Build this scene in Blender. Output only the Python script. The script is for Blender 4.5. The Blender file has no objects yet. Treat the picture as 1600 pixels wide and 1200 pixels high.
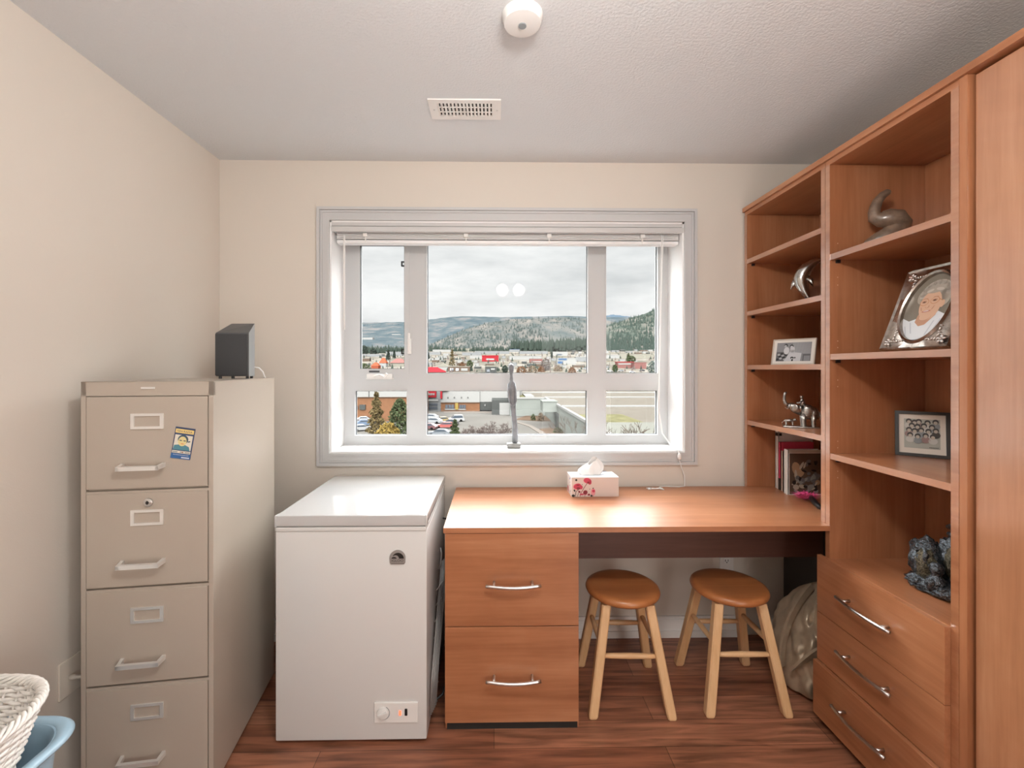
import bpy, bmesh, math, random
from mathutils import Matrix, Vector
random.seed(7)
C = bpy.context.scene.collection
SC = bpy.context.scene
R = math.radians

# ------------------------------------------------------------------ camera
EYE = 1.379
YAW = math.atan(0.0164)
cam_d = bpy.data.cameras.new('camera'); cam = bpy.data.objects.new('camera', cam_d); C.objects.link(cam)
cam.location = (0, 0, EYE); cam.rotation_euler = (R(90), 0, -YAW)
cam_d.sensor_width = 36; cam_d.sensor_fit = 'HORIZONTAL'
cam_d.lens = 36 * 700 / 1600
cam_d.shift_x = 16.5 / 1600; cam_d.shift_y = -24 / 1600
cam_d.clip_start = .02; cam_d.clip_end = 9000
SC.camera = cam

# ------------------------------------------------------------------ view
vs = SC.view_settings
SC.display_settings.display_device = 'sRGB'
vs.view_transform = 'Standard'; vs.look = 'None'; vs.gamma = 1; vs.use_curve_mapping = False
vs.exposure = 0.07

# ------------------------------------------------------------------ overcast sky
SKY_TOP = 25.0
w = bpy.data.worlds.new('overcast_sky'); SC.world = w; w.use_nodes = True
nt = w.node_tree; nt.nodes.clear(); N = nt.nodes.new; L = nt.links.new
out = N('ShaderNodeOutputWorld'); bg = N('ShaderNodeBackground'); L(bg.outputs[0], out.inputs[0])
tc = N('ShaderNodeTexCoord'); sep = N('ShaderNodeSeparateXYZ'); L(tc.outputs['Generated'], sep.inputs[0])
mp = N('ShaderNodeMapping'); mp.inputs['Scale'].default_value = (2.2, 2.2, 9); L(tc.outputs['Generated'], mp.inputs[0])
nz = N('ShaderNodeTexNoise'); nz.inputs['Scale'].default_value = 1.6; nz.inputs['Detail'].default_value = 7; nz.inputs['Roughness'].default_value = .55
L(mp.outputs[0], nz.inputs['Vector'])
cr = N('ShaderNodeValToRGB'); L(nz.outputs['Fac'], cr.inputs[0])
cr.color_ramp.elements[0].position = .30; cr.color_ramp.elements[0].color = (.66, .68, .69, 1)
cr.color_ramp.elements[1].position = .62; cr.color_ramp.elements[1].color = (.95, .955, .955, 1)
hz = N('ShaderNodeMapRange'); L(sep.outputs['Z'], hz.inputs['Value'])
hz.inputs['From Min'].default_value = .285; hz.inputs['From Max'].default_value = .46; hz.inputs['To Min'].default_value = 1.0; hz.inputs['To Max'].default_value = SKY_TOP
hz.interpolation_type = 'SMOOTHSTEP'
L(cr.outputs[0], bg.inputs['Color']); L(hz.outputs[0], bg.inputs['Strength'])

# added sun lamp that brightens the outdoor fronts; the room's own shell keeps it out of the room
sun_d = bpy.data.lights.new('added_outdoor_sun', 'SUN'); sun = bpy.data.objects.new('added_outdoor_sun', sun_d); C.objects.link(sun)
sun_d.energy = 26.0; sun_d.angle = R(40); sun.rotation_euler = (R(71), 0, R(-12)); sun.location = (0, -20, 30)
# added fill lamp, unseen behind the camera, washing the ceiling
up_d = bpy.data.lights.new('added_ceiling_fill', 'AREA'); up = bpy.data.objects.new('added_ceiling_fill', up_d); C.objects.link(up)
up_d.shape = 'RECTANGLE'; up_d.size = 1.8; up_d.size_y = .9; up_d.energy = 12; up_d.color = (.97, .985, 1)
up.location = (0, -.85, .8); up.rotation_euler = (R(180), 0, 0)

# added soft fill light, unseen behind and to the right of the camera
fill_d = bpy.data.lights.new('added_front_fill', 'AREA'); hall = bpy.data.objects.new('added_front_fill', fill_d); C.objects.link(hall)
fill_d.shape = 'RECTANGLE'; fill_d.size = 1.1; fill_d.size_y = 2.0; fill_d.energy = 27; fill_d.color = (1, .975, .94)
hall.location = (1.15, -1.35, 1.05); hall.rotation_euler = (R(90), 0, R(38))

# ------------------------------------------------------------------ materials
def mat(name, col, rough=.5, metal=0, spec=.5, coat=0, emit=None, estr=0, noise=0, nscale=30, bump=0, bscale=200, sheen=0):
    m = bpy.data.materials.new(name); m.use_nodes = True
    nt = m.node_tree; p = nt.nodes['Principled BSDF']
    p.inputs['Base Color'].default_value = (*col, 1); p.inputs['Roughness'].default_value = rough
    p.inputs['Metallic'].default_value = metal; p.inputs['Specular IOR Level'].default_value = spec
    p.inputs['Coat Weight'].default_value = coat; p.inputs['Coat Roughness'].default_value = .12
    if sheen: p.inputs['Sheen Weight'].default_value = sheen
    if emit: p.inputs['Emission Color'].default_value = (*emit, 1); p.inputs['Emission Strength'].default_value = estr
    t = nt.nodes.new('ShaderNodeTexCoord')
    if noise:
        n = nt.nodes.new('ShaderNodeTexNoise'); n.inputs['Scale'].default_value = nscale; n.inputs['Detail'].default_value = 4
        nt.links.new(t.outputs['Object'], n.inputs['Vector'])
        r = nt.nodes.new('ShaderNodeValToRGB'); nt.links.new(n.outputs['Fac'], r.inputs[0])
        r.color_ramp.elements[0].position = .3; r.color_ramp.elements[1].position = .7
        r.color_ramp.elements[0].color = (*[c * (1 - noise) for c in col], 1)
        r.color_ramp.elements[1].color = (*[min(1, c * (1 + noise)) for c in col], 1)
        nt.links.new(r.outputs[0], p.inputs['Base Color'])
    if bump:
        n = nt.nodes.new('ShaderNodeTexNoise'); n.inputs['Scale'].default_value = bscale; n.inputs['Detail'].default_value = 3
        nt.links.new(t.outputs['Object'], n.inputs['Vector'])
        b = nt.nodes.new('ShaderNodeBump'); b.inputs['Strength'].default_value = bump; b.inputs['Distance'].default_value = .004
        nt.links.new(n.outputs['Fac'], b.inputs['Height']); nt.links.new(b.outputs[0], p.inputs['Normal'])
    return m

def wood(name, dark, mid, light, axis, rough=.3, coat=.0, scale=1.0, spec=.5):
    m = bpy.data.materials.new(name); m.use_nodes = True
    nt = m.node_tree; p = nt.nodes['Principled BSDF']; N = nt.nodes.new; L = nt.links.new
    t = N('ShaderNodeTexCoord'); oi = N('ShaderNodeObjectInfo')
    ad = N('ShaderNodeVectorMath'); ad.operation = 'ADD'; sc = N('ShaderNodeVectorMath'); sc.operation = 'SCALE'; sc.inputs['Scale'].default_value = 7.3
    cmb = N('ShaderNodeCombineXYZ')
    for i in range(3): L(oi.outputs['Random'], cmb.inputs[i])
    L(cmb.outputs[0], sc.inputs[0]); L(t.outputs['Object'], ad.inputs[0]); L(sc.outputs[0], ad.inputs[1])
    def ns(sv, scale_, det, dist):
        mpn = N('ShaderNodeMapping'); mpn.inputs['Scale'].default_value = sv; L(ad.outputs[0], mpn.inputs[0])
        n = N('ShaderNodeTexNoise'); n.inputs['Scale'].default_value = scale_; n.inputs['Detail'].default_value = det; n.inputs['Distortion'].default_value = dist
        L(mpn.outputs[0], n.inputs['Vector']); return n
    sv = [14 * scale] * 3; sv['XYZ'.index(axis)] = 1.1 * scale
    n1 = ns(sv, 1.0, 6, .5)
    sv2 = [90 * scale] * 3; sv2['XYZ'.index(axis)] = 5 * scale
    n2 = ns(sv2, 1.0, 3, .2)
    n3 = ns((5, 5, 5), .9, 3, 1.2)
    a = N('ShaderNodeMath'); a.operation = 'MULTIPLY_ADD'; a.inputs[1].default_value = .55; L(n1.outputs['Fac'], a.inputs[0])
    b = N('ShaderNodeMath'); b.operation = 'MULTIPLY_ADD'; b.inputs[1].default_value = .25; L(n2.outputs['Fac'], b.inputs[0])
    c = N('ShaderNodeMath'); c.operation = 'MULTIPLY'; c.inputs[1].default_value = .22; L(n3.outputs['Fac'], c.inputs[0])
    L(c.outputs[0], b.inputs[2]); L(b.outputs[0], a.inputs[2])
    r = N('ShaderNodeValToRGB'); L(a.outputs[0], r.inputs[0])
    e = r.color_ramp.elements; e[0].position = .30; e[0].color = (*dark, 1); e[1].position = .72; e[1].color = (*light, 1)
    k = e.new(.5); k.color = (*mid, 1)
    L(r.outputs[0], p.inputs['Base Color'])
    p.inputs['Roughness'].default_value = rough; p.inputs['Coat Weight'].default_value = coat; p.inputs['Coat Roughness'].default_value = .15
    p.inputs['Specular IOR Level'].default_value = spec
    return m

M = {}
M['wall'] = mat('cream_wall_paint', (.685, .628, .56), .62, spec=.35, bump=.08, bscale=260)
M['ceil'] = mat('ceiling_paint', (.675, .695, .71), .9, spec=.1, bump=.5, bscale=120)
M['trim'] = mat('grey_white_trim_paint', (.555, .555, .555), .45)
M['jamb'] = mat('white_jamb_paint', (.86, .86, .86), .5)
M['vinyl'] = mat('window_vinyl', (.555, .565, .57), .42)
M['gasket'] = mat('dark_gasket', (.06, .065, .07), .6)
M['base'] = mat('baseboard_paint', (.78, .75, .72), .5)
WD = ((.28, .105, .044), (.385, .155, .070), (.48, .225, .115))
M['woodX'] = wood('cherry_laminate_x', *WD, 'X', coat=.4); M['woodY'] = wood('cherry_laminate_y', *WD, 'Y', coat=.4); M['woodZ'] = wood('cherry_laminate_z', *WD, 'Z', coat=.4)
M['edge'] = wood('cherry_edge_band', *WD, 'Y', rough=.3, coat=1.0); M['doorwood'] = wood('cherry_door_sheen', (.31, .125, .056), (.43, .19, .092), (.53, .265, .145), 'Z', rough=.35, coat=.9)  # door tones lightened to stand for window sheen
for k_, i_ in (('edge', 2.3), ('doorwood', 2.1)):
    q_ = M[k_].node_tree.nodes['Principled BSDF']; q_.inputs['Coat IOR'].default_value = i_; q_.inputs['Coat Roughness'].default_value = .22
M['deskwood'] = wood('cherry_desk_top', (.32, .125, .056), (.42, .175, .082), (.52, .245, .13), 'X', rough=.36, coat=.12)
M['stoolseat'] = wood('honey_stool_seat', (.33, .11, .035), (.44, .165, .055), (.53, .225, .085), 'X', rough=.32, coat=.2)
M['stoolleg'] = wood('pale_birch_leg', (.60, .35, .16), (.72, .46, .24), (.80, .55, .32), 'Z', rough=.4)
M['stoolrail'] = wood('pale_birch_rail', (.58, .33, .15), (.70, .44, .23), (.78, .52, .30), 'X', rough=.4)
M['cab'] = mat('putty_enamel', (.43, .372, .312), .30, bump=.05, bscale=300)
M['cabside'] = M['cab']
M['chrome'] = mat('satin_nickel', (.72, .71, .70), .28, metal=1)
M['zinc'] = mat('pale_metal_pull', (.80, .79, .77), .3, metal=.55)
M['white'] = mat('white_enamel', (.68, .68, .67), .22, coat=.3)
M['whitelid'] = mat('white_gloss_lid', (.53, .53, .53), .08, coat=.5)
M['whitep'] = mat('white_plastic', (.80, .79, .77), .35)
M['black'] = mat('black_plastic', (.012, .012, .013), .35)
M['char'] = mat('charcoal_grille_cloth', (.045, .047, .05), .75, bump=.3, bscale=900)
M['charp'] = mat('charcoal_plastic', (.085, .088, .092), .38)
M['greyside'] = mat('grey_satin_side', (.28, .30, .31), .4)
M['paper'] = mat('white_paper', (.85, .85, .84), .8)
M['dark'] = mat('dark_void', (.02, .018, .016), .8)
M['red'] = mat('red_lamp', (.6, .03, .02), .3, emit=(1, .12, .05), estr=2.5)

def glass_mat():
    m = bpy.data.materials.new('clear_window_glass'); m.use_nodes = True; nt = m.node_tree; nt.nodes.clear(); N = nt.nodes.new; L = nt.links.new
    o = N('ShaderNodeOutputMaterial'); mx = N('ShaderNodeMixShader'); tr = N('ShaderNodeBsdfTransparent'); gl = N('ShaderNodeBsdfGlossy')
    gl.inputs['Roughness'].default_value = .002; tr.inputs['Color'].default_value = (.985, .99, .985, 1)
    lw = N('ShaderNodeLayerWeight'); lw.inputs['Blend'].default_value = .5
    pw = N('ShaderNodeMath'); pw.operation = 'POWER'; pw.inputs[1].default_value = 4; L(lw.outputs['Facing'], pw.inputs[0])
    ma = N('ShaderNodeMath'); ma.operation = 'MULTIPLY_ADD'; ma.inputs[1].default_value = .5; ma.inputs[2].default_value = .009; L(pw.outputs[0], ma.inputs[0])
    L(ma.outputs[0], mx.inputs[0]); L(tr.outputs[0], mx.inputs[1]); L(gl.outputs[0], mx.inputs[2]); L(mx.outputs[0], o.inputs[0]); return m
M['glass'] = glass_mat()

def floor_mat():
    m = bpy.data.materials.new('laminate_planks'); m.use_nodes = True; nt = m.node_tree; p = nt.nodes['Principled BSDF']; N = nt.nodes.new; L = nt.links.new
    t = N('ShaderNodeTexCoord'); br = N('ShaderNodeTexBrick'); L(t.outputs['Object'], br.inputs['Vector'])
    br.inputs['Scale'].default_value = 1; br.inputs['Brick Width'].default_value = 1.25; br.inputs['Row Height'].default_value = .125; br.inputs['Mortar Size'].default_value = .0012
    br.inputs['Color1'].default_value = (.27, .105, .058, 1); br.inputs['Color2'].default_value = (.40, .18, .105, 1); br.inputs['Mortar'].default_value = (.10, .04, .02, 1)
    mpn = N('ShaderNodeMapping'); mpn.inputs['Scale'].default_value = (2.2, 26, 1); L(t.outputs['Object'], mpn.inputs[0])
    n = N('ShaderNodeTexNoise'); n.inputs['Scale'].default_value = 1.6; n.inputs['Detail'].default_value = 6; n.inputs['Distortion'].default_value = .7; L(mpn.outputs[0], n.inputs['Vector'])
    r = N('ShaderNodeValToRGB'); L(n.outputs['Fac'], r.inputs[0]); r.color_ramp.elements[0].position = .32; r.color_ramp.elements[0].color = (.45, .42, .40, 1); r.color_ramp.elements[1].position = .66; r.color_ramp.elements[1].color = (1.15, 1.1, 1.08, 1)
    mx = N('ShaderNodeMix'); mx.data_type = 'RGBA'; mx.blend_type = 'MULTIPLY'; mx.inputs['Factor'].default_value = 1
    L(br.outputs['Color'], mx.inputs['A']); L(r.outputs[0], mx.inputs['B']); L(mx.outputs['Result'], p.inputs['Base Color'])
    p.inputs['Roughness'].default_value = .33; return m
M['floor'] = floor_mat()

# ------------------------------------------------------------------ mesh builder
class MB:
    def __init__(s, off=(0, 0, 0)):
        s.V = []; s.F = []; s.FM = []; s.m = 0; s.off = Vector(off); s.T = None
    def add(s, vs, fs):
        k = len(s.V)
        for v in vs:
            v = Vector(v)
            if s.T is not None: v = s.T @ v
            s.V.append(v - s.off)
        for f in fs: s.F.append([i + k for i in f]); s.FM.append(s.m)
        return s
    def box(s, x0, x1, y0, y1, z0, z1, bev=0, seg=2):
        x0, x1 = min(x0, x1), max(x0, x1); y0, y1 = min(y0, y1), max(y0, y1); z0, z1 = min(z0, z1), max(z0, z1)
        if not bev:
            return s.add([(x0, y0, z0), (x1, y0, z0), (x1, y1, z0), (x0, y1, z0), (x0, y0, z1), (x1, y0, z1), (x1, y1, z1), (x0, y1, z1)],
                         [(0, 3, 2, 1), (4, 5, 6, 7), (0, 1, 5, 4), (1, 2, 6, 5), (2, 3, 7, 6), (3, 0, 4, 7)])
        bm = bmesh.new(); bmesh.ops.create_cube(bm, size=1)
        for v in bm.verts: v.co = Vector(((x0 + x1) / 2 + v.co.x * (x1 - x0), (y0 + y1) / 2 + v.co.y * (y1 - y0), (z0 + z1) / 2 + v.co.z * (z1 - z0)))
        bmesh.ops.bevel(bm, geom=bm.edges[:], offset=min(bev, .49 * min(x1 - x0, y1 - y0, z1 - z0)), segments=seg, affect='EDGES', profile=.6)
        return s.frombm(bm)
    def frombm(s, bm):
        bm.verts.index_update()
        s.add([v.co.copy() for v in bm.verts], [[v.index for v in f.verts] for f in bm.faces]); bm.free(); return s
    def tube(s, pts, r, seg=8, flat=1.0, up=(0, 0, 1)):
        pts = [Vector(p) for p in pts]; n = len(pts); rr = r if isinstance(r, (list, tuple)) else [r] * n
        vs = []; fs = []; prev = None
        for i, p in enumerate(pts):
            t = (pts[min(i + 1, n - 1)] - pts[max(i - 1, 0)]).normalized()
            if prev is None:
                u = Vector(up); u = u - t * u.dot(t)
                if u.length < 1e-3: u = Vector((1, 0, 0)); u = u - t * u.dot(t)
            else: u = prev - t * prev.dot(t)
            u.normalize(); prev = u; v = t.cross(u)
            for k in range(seg):
                a = 2 * math.pi * k / seg; vs.append(p + (u * math.cos(a) + v * math.sin(a) * flat) * rr[i])
        for i in range(n - 1):
            for k in range(seg):
                a = i * seg + k; b = i * seg + (k + 1) % seg; fs.append((a, b, b + seg, a + seg))
        fs.append(list(range(seg))[::-1]); fs.append([(n - 1) * seg + k for k in range(seg)])
        return s.add(vs, fs)
    def lathe(s, prof, c=(0, 0, 0), seg=24, axis='Z', sx=1, sy=1):
        vs = []; fs = []; c = Vector(c)
        for r, z in prof:
            for k in range(seg):
                a = 2 * math.pi * k / seg; x, y = r * math.cos(a) * sx, r * math.sin(a) * sy
                q = (x, y, z) if axis == 'Z' else (x, z, y) if axis == 'Y' else (z, x, y)
                vs.append(c + Vector(q))
        n = len(prof)
        for i in range(n - 1):
            for k in range(seg):
                a = i * seg + k; b = i * seg + (k + 1) % seg; fs.append((a, b, b + seg, a + seg))
        fs.append(list(range(seg))[::-1]); fs.append([(n - 1) * seg + k for k in range(seg)])
        return s.add(vs, fs)
    def ell(s, c, r, u=14, v=9, rot=None):
        bm = bmesh.new(); bmesh.ops.create_uvsphere(bm, u_segments=u, v_segments=v, radius=1)
        for q in bm.verts:
            p = Vector((q.co.x * r[0], q.co.y * r[1], q.co.z * r[2]))
            if rot is not None: p = rot @ p
            q.co = p + Vector(c)
        return s.frombm(bm)
    def prism(s, poly, d):
        d = Vector(d); n = len(poly); vs = [Vector(p) for p in poly] + [Vector(p) + d for p in poly]
        return s.add(vs, [list(range(n))[::-1], [n + i for i in range(n)]] + [(i, (i + 1) % n, n + (i + 1) % n, n + i) for i in range(n)])
    def ring(s, o, i, y0, y1):          # rectangular frame in the XZ plane: o,i = (x0,x1,z0,z1)
        s.box(o[0], o[1], y0, y1, i[3], o[3]); s.box(o[0], o[1], y0, y1, o[2], i[2])
        s.box(o[0], i[0], y0, y1, i[2], i[3]); s.box(i[1], o[1], y0, y1, i[2], i[3]); return s
    def poly(s, pts): return s.add(pts, [list(range(len(pts)))])
    def disc(s, cx, cz, rx, rz, y, n=18, rot=0):
        c, q = math.cos(rot), math.sin(rot); P = []
        for k in range(n):
            a = 2 * math.pi * k / n; x, z = rx * math.cos(a), rz * math.sin(a); P.append((cx + c * x - q * z, y, cz + q * x + c * z))
        return s.poly(P)
    def text(s, body, size, Mx, depth=0.0, align='CENTER', sx=1.0):
        cu = bpy.data.curves.new('t', 'FONT'); cu.body = body; cu.size = size; cu.align_x = align; cu.extrude = depth; cu.resolution_u = 3
        o = bpy.data.objects.new('t', cu); C.objects.link(o); bpy.context.view_layer.update()
        me = bpy.data.meshes.new_from_object(o.evaluated_get(bpy.context.evaluated_depsgraph_get()))
        vs = [Mx @ Vector((v.co.x * sx, v.co.y, v.co.z)) for v in me.vertices]; fs = [list(p.vertices) for p in me.polygons]
        bpy.data.objects.remove(o); bpy.data.curves.remove(cu); bpy.data.meshes.remove(me)
        return s.add(vs, fs)
    def build(s, name, mats, parent=None, smooth=False, loc=None):
        me = bpy.data.meshes.new(name); me.from_pydata(s.V, [], s.F)
        mats = mats if isinstance(mats, (list, tuple)) else [mats]
        for m in mats: me.materials.append(m)
        me.polygons.foreach_set('material_index', s.FM)
        bm = bmesh.new(); bm.from_mesh(me); bmesh.ops.recalc_face_normals(bm, faces=bm.faces) if smooth != 'flat' else None; bm.to_mesh(me); bm.free()
        me.update()
        if smooth is True: me.polygons.foreach_set('use_smooth', [True] * len(me.polygons))
        if smooth == 'auto':
            me.polygons.foreach_set('use_smooth', [True] * len(me.polygons)); me.set_sharp_from_angle(angle=R(35))
        o = bpy.data.objects.new(name, me); C.objects.link(o)
        if parent is not None: o.parent = parent
        elif loc is not None: o.location = loc
        elif s.off.length > 0: o.location = s.off
        return o

def tag(o, label, cat, group=None):
    o['label'] = label; o['category'] = cat
    if group: o['group'] = group
    return o
def thing(name, label, cat, loc=(0, 0, 0), rotz=0, group=None):
    o = bpy.data.objects.new(name, None); C.objects.link(o); o.location = loc; o.rotation_euler = (0, 0, rotz); o.empty_display_size = .1
    return tag(o, label, cat, group)
def struct(o): o['kind'] = 'structure'; return o
def copy_tree(o, parent=None):
    c = o.copy(); C.objects.link(c); c.parent = parent
    for ch in [x for x in bpy.data.objects if x.parent == o]: copy_tree(ch, c)
    return c
def rotm(a, ax): return Matrix.Rotation(a, 4, ax)

# ------------------------------------------------------------------ room shell
XL, XR, YB, YF, H = -1.395, 1.69, 2.30, -1.7, 2.44
OX0, OX1, OZ0, OZ1 = -.836, .979, .949, 2.133
YW = 2.49       # room face of the window frame
b = MB(); b.box(XL - .12, XR + .12, YB, YB + .30, -.01, OZ0).box(XL - .12, XR + .12, YB, YB + .30, OZ1, H + .01).box(XL - .12, OX0, YB, YB + .30, OZ0, OZ1).box(OX1, XR + .12, YB, YB + .30, OZ0, OZ1)
struct(b.build('wall_back', M['wall']))
struct(MB().box(XL - .12, XL, YF, YB, -.01, H + .01).build('wall_left', M['wall']))
struct(MB().box(XR, XR + .12, YF, YB, -.01, H + .01).build('wall_right', M['wall']))
struct(MB().box(XL - .12, XR + .12, YF - .12, YF, -.01, H + .01).build('wall_front', M['wall']))
struct(MB().box(XL - .12, XR + .12, YF - .12, YB + .3, -.12, 0).build('floor', M['floor']))
struct(MB().box(XL - .12, XR + .12, YF - .12, YB + .3, H, H + .12).build('ceiling', M['ceil']))
b = MB(); b.box(XL, 1.30, YB - .014, YB, 0, .09).box(XL, 1.30, YB - .020, YB, 0, .035).box(XL, 1.30, YB - .010, YB, .09, .105)
struct(b.build('baseboard_back', M['base']))
b = MB(); b.box(XL, XL + .014, YF, 1.30, 0, .10); struct(b.build('baseboard_left', M['base']))

# window casing
b = MB()
ci, co = (OX0, OX1, OZ0, OZ1), (-.898, 1.042, .886, 2.199)
b.ring(co, ci, YB - .012, YB)
b.ring((co[0], co[1], co[2], co[3]), (co[0] + .014, co[1] - .014, co[2] + .014, co[3] - .014), YB - .022, YB - .012)
b.ring((co[0] + .020, co[1] - .020, co[2] + .020, co[3] - .020), (co[0] + .027, co[1] - .027, co[2] + .027, co[3] - .027), YB - .017, YB - .012)
b.ring((ci[0] - .012, ci[1] + .012, ci[2] - .012, ci[3] + .012), ci, YB - .018, YB - .012)
o = struct(b.build('trim_1', M['trim'])); o['label'] = 'moulded pale grey casing around the window'

# window
win = bpy.data.objects.new('window_1', None); C.objects.link(win); win.location = ((OX0 + OX1) / 2, YW, OZ0); struct(win); win['label'] = 'six-pane window with white vinyl frame looking over the town'
off = win.location
b = MB(off); t = .008
b.box(OX0, OX0 + t, YB - .004, YW, OZ0, OZ1).box(OX1 - t, OX1, YB - .004, YW, OZ0, OZ1).box(OX0, OX1, YB - .004, YW, OZ1 - t, OZ1).box(OX0, OX1, YB - .008, YW, OZ0, OZ0 + t)
b.build('jamb_liner', M['jamb'], win)
b = MB(off); y0, y1 = YW, YW + .06
zb, zt = OZ0, OZ1
b.box(OX0, -.775, y0, y1, zb, zt); b.box(.920, OX1, y0, y1, zb, zt); b.box(-.775, .920, y0, y1, 2.09, zt); b.box(-.775, .920, y0, y1, zb, 1.004)
b.box(-.775, .920, y0, y1, 1.262, 1.347)
b.box(-.470, -.378, y0, y1, 1.347, 2.09); b.box(.528, .619, y0, y1, 1.347, 2.09)
b.box(-.478, -.380, y0, y1, 1.004, 1.262); b.box(.524, .618, y0, y1, 1.004, 1.262)
b.build('window_frame', M['vinyl'], win)
panes = [(-.378, .528, 1.347, 2.09), (.619, .920, 1.347, 2.09), (-.775, -.478, 1.004, 1.262), (-.380, .524, 1.004, 1.262), (.618, .920, 1.004, 1.262)]
for (a, c, d, e) in panes:
    g = MB(off); g.box(a, c, YW + .028, YW + .034, d, e); g.build('glass_pane', M['glass'], win)
    s_ = MB(off); q = .006
    s_.ring((a, c, d, e), (a + q, c - q, d + q, e - q), YW - .003, YW + .028); s_.build('glazing_bead', M['vinyl'], win)
    s_ = MB(off); s_.ring((a + q, c - q, d + q, e - q), (a + q + .003, c - q - .003, d + q + .003, e - q - .003), YW + .018, YW + .028); s_.build('gasket', M['gasket'], win)
# casement sash, upper left
sash = MB(off); sash.ring((-.775, -.470, 1.347, 2.09), (-.741, -.496, 1.378, 2.066), YW - .006, YW + .04)
sa = sash.build('casement_sash', M['vinyl'], win)
MB(off).box(-.745, -.492, YW + .024, YW + .03, 1.374, 2.07).build('glass_pane', M['glass'], win)
g = MB(off); g.ring((-.748, -.4945, 1.374, 2.0685), (-.738, -.4985, 1.380, 2.0625), YW + .001, YW + .024); g.build('gasket', M['gasket'], win)
# crank, slot, latch, keepers
b = MB(off)
b.box(-.700, -.560, YW - .022, YW - .004, 1.325, 1.350, .006); b.box(-.705, -.555, YW - .012, YW - .002, 1.320, 1.328, .003)
b.tube([(-.66, YW - .022, 1.338), (-.625, YW - .03, 1.345), (-.60, YW - .032, 1.334), (-.585, YW - .034, 1.352)], [.006, .006, .007, .008], 8)
b.build('crank_handle', M['whitep'], win, 'auto')
MB(off).box(-.690, -.632, YW - .0075, YW - .004, 1.358, 1.368).build('operator_slot', M['gasket'], win)
b = MB(off); b.box(-.478, -.456, YW - .020, YW - .002, 1.460, 1.545, .005); b.box(-.474, -.461, YW - .034, YW - .016, 1.470, 1.575, .005)
b.build('window_latch', M['whitep'], win, 'auto')
for z in (1.475, 1.968):
    b = MB(off); b.ring((-.522, -.497, z - .014, z + .014), (-.515, -.502, z - .008, z + .008), YW + .032, YW + .050); b.build('latch_keeper', M['black'], win)

# ------------------------------------------------------------------ ceiling light (its glow is what the window glass mirrors)
lx, ly, lz = .17, .42, 2.19
lamp = thing('ceiling_light', 'two-globe ceiling light glowing above the middle of the room', 'ceiling light', (lx, ly, H))
off = (lx, ly, H)
b = MB(off); b.lathe([(.02, H), (.07, H), (.07, H - .015), (.05, H - .03), (.014, H - .04), (.012, lz + .05), (.0, lz + .05)], (lx, ly, 0), 24); b.build('canopy', M['chrome'], lamp, 'auto')
M['globe'] = mat('lit_frosted_globe', (.9, .85, .78), .4, emit=(1, .97, .93), estr=178)
for sx in (-1, 1):
    b = MB(off); b.tube([(lx, ly, lz + .08), (lx + sx * .05, ly, lz + .085), (lx + sx * .085, ly, lz + .055)], .009, 8); b.build('arm', M['chrome'], lamp, True)
    b = MB(off); b.ell((lx + sx * .085, ly, lz), (.056, .056, .056), 24, 14); b.build('globe_shade', M['globe'], lamp, True)

sd = thing('smoke_detector', 'round white smoke detector on the ceiling near the top edge of the picture', 'smoke detector', (.085, 1.345, H))
off = (.085, 1.345, H)
b = MB(off); b.lathe([(.0, H), (.062, H), (.062, H - .008), (.055, H - .026), (.03, H - .03), (.0, H - .03)], (.085, 1.345, 0), 28); b.build('housing', M['whitep'], sd, 'auto')
b = MB(off); b.lathe([(.0, H - .029), (.012, H - .029), (.012, H - .033), (0, H - .033)], (.085, 1.345, 0), 16); b.build('test_button', M['greyside'], sd, 'auto')

# ceiling vent
vent = thing('ceiling_vent', 'white slotted metal air vent in the ceiling above the window', 'air vent', (-.117, 1.83, H)); off = (-.117, 1.83, H)
vx0, vx1, vy0, vy1 = -.262, .028, 1.762, 1.900
b = MB(off); sx0, sx1, sy0, sy1 = -.226, -.004, 1.785, 1.873
b.T = None
for (a, c, d, e) in ((vx0, vx1, vy0, sy0), (vx0, vx1, sy1, vy1), (vx0, sx0, sy0, sy1), (sx1, vx1, sy0, sy1)): b.box(a, c, d, e, H - .006, H)
b.build('vent_frame', M['whitep'], vent)
MB(off).box(sx0, sx1, sy0, sy1, H - .0015, H - .0005).build('duct_opening', M['dark'], vent)
for k in range(16):
    x = sx0 + (sx1 - sx0) * k / 15
    tilt = R(28 if k < 8 else -28)
    b = MB(off); b.T = Matrix.Translation((x, 0, H - .006)) @ rotm(tilt, 'Y'); b.box(-.0038, .0038, sy0, sy1, -.001, .005); b.build('louvre', M['whitep'], vent)
b = MB(off); 
for y in (1.812, 1.845): b.box(sx0, sx1, y - .002, y + .002, H - .007, H - .004)
b.build('cross_bar', M['whitep'], vent)
for x in (vx0 + .018, vx1 - .016):
    b = MB(off); b.lathe([(0, H - .005), (.004, H - .005), (.004, H - .008), (0, H - .008)], (x, 1.832, 0), 10); b.build('screw', M['chrome'], vent)

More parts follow.
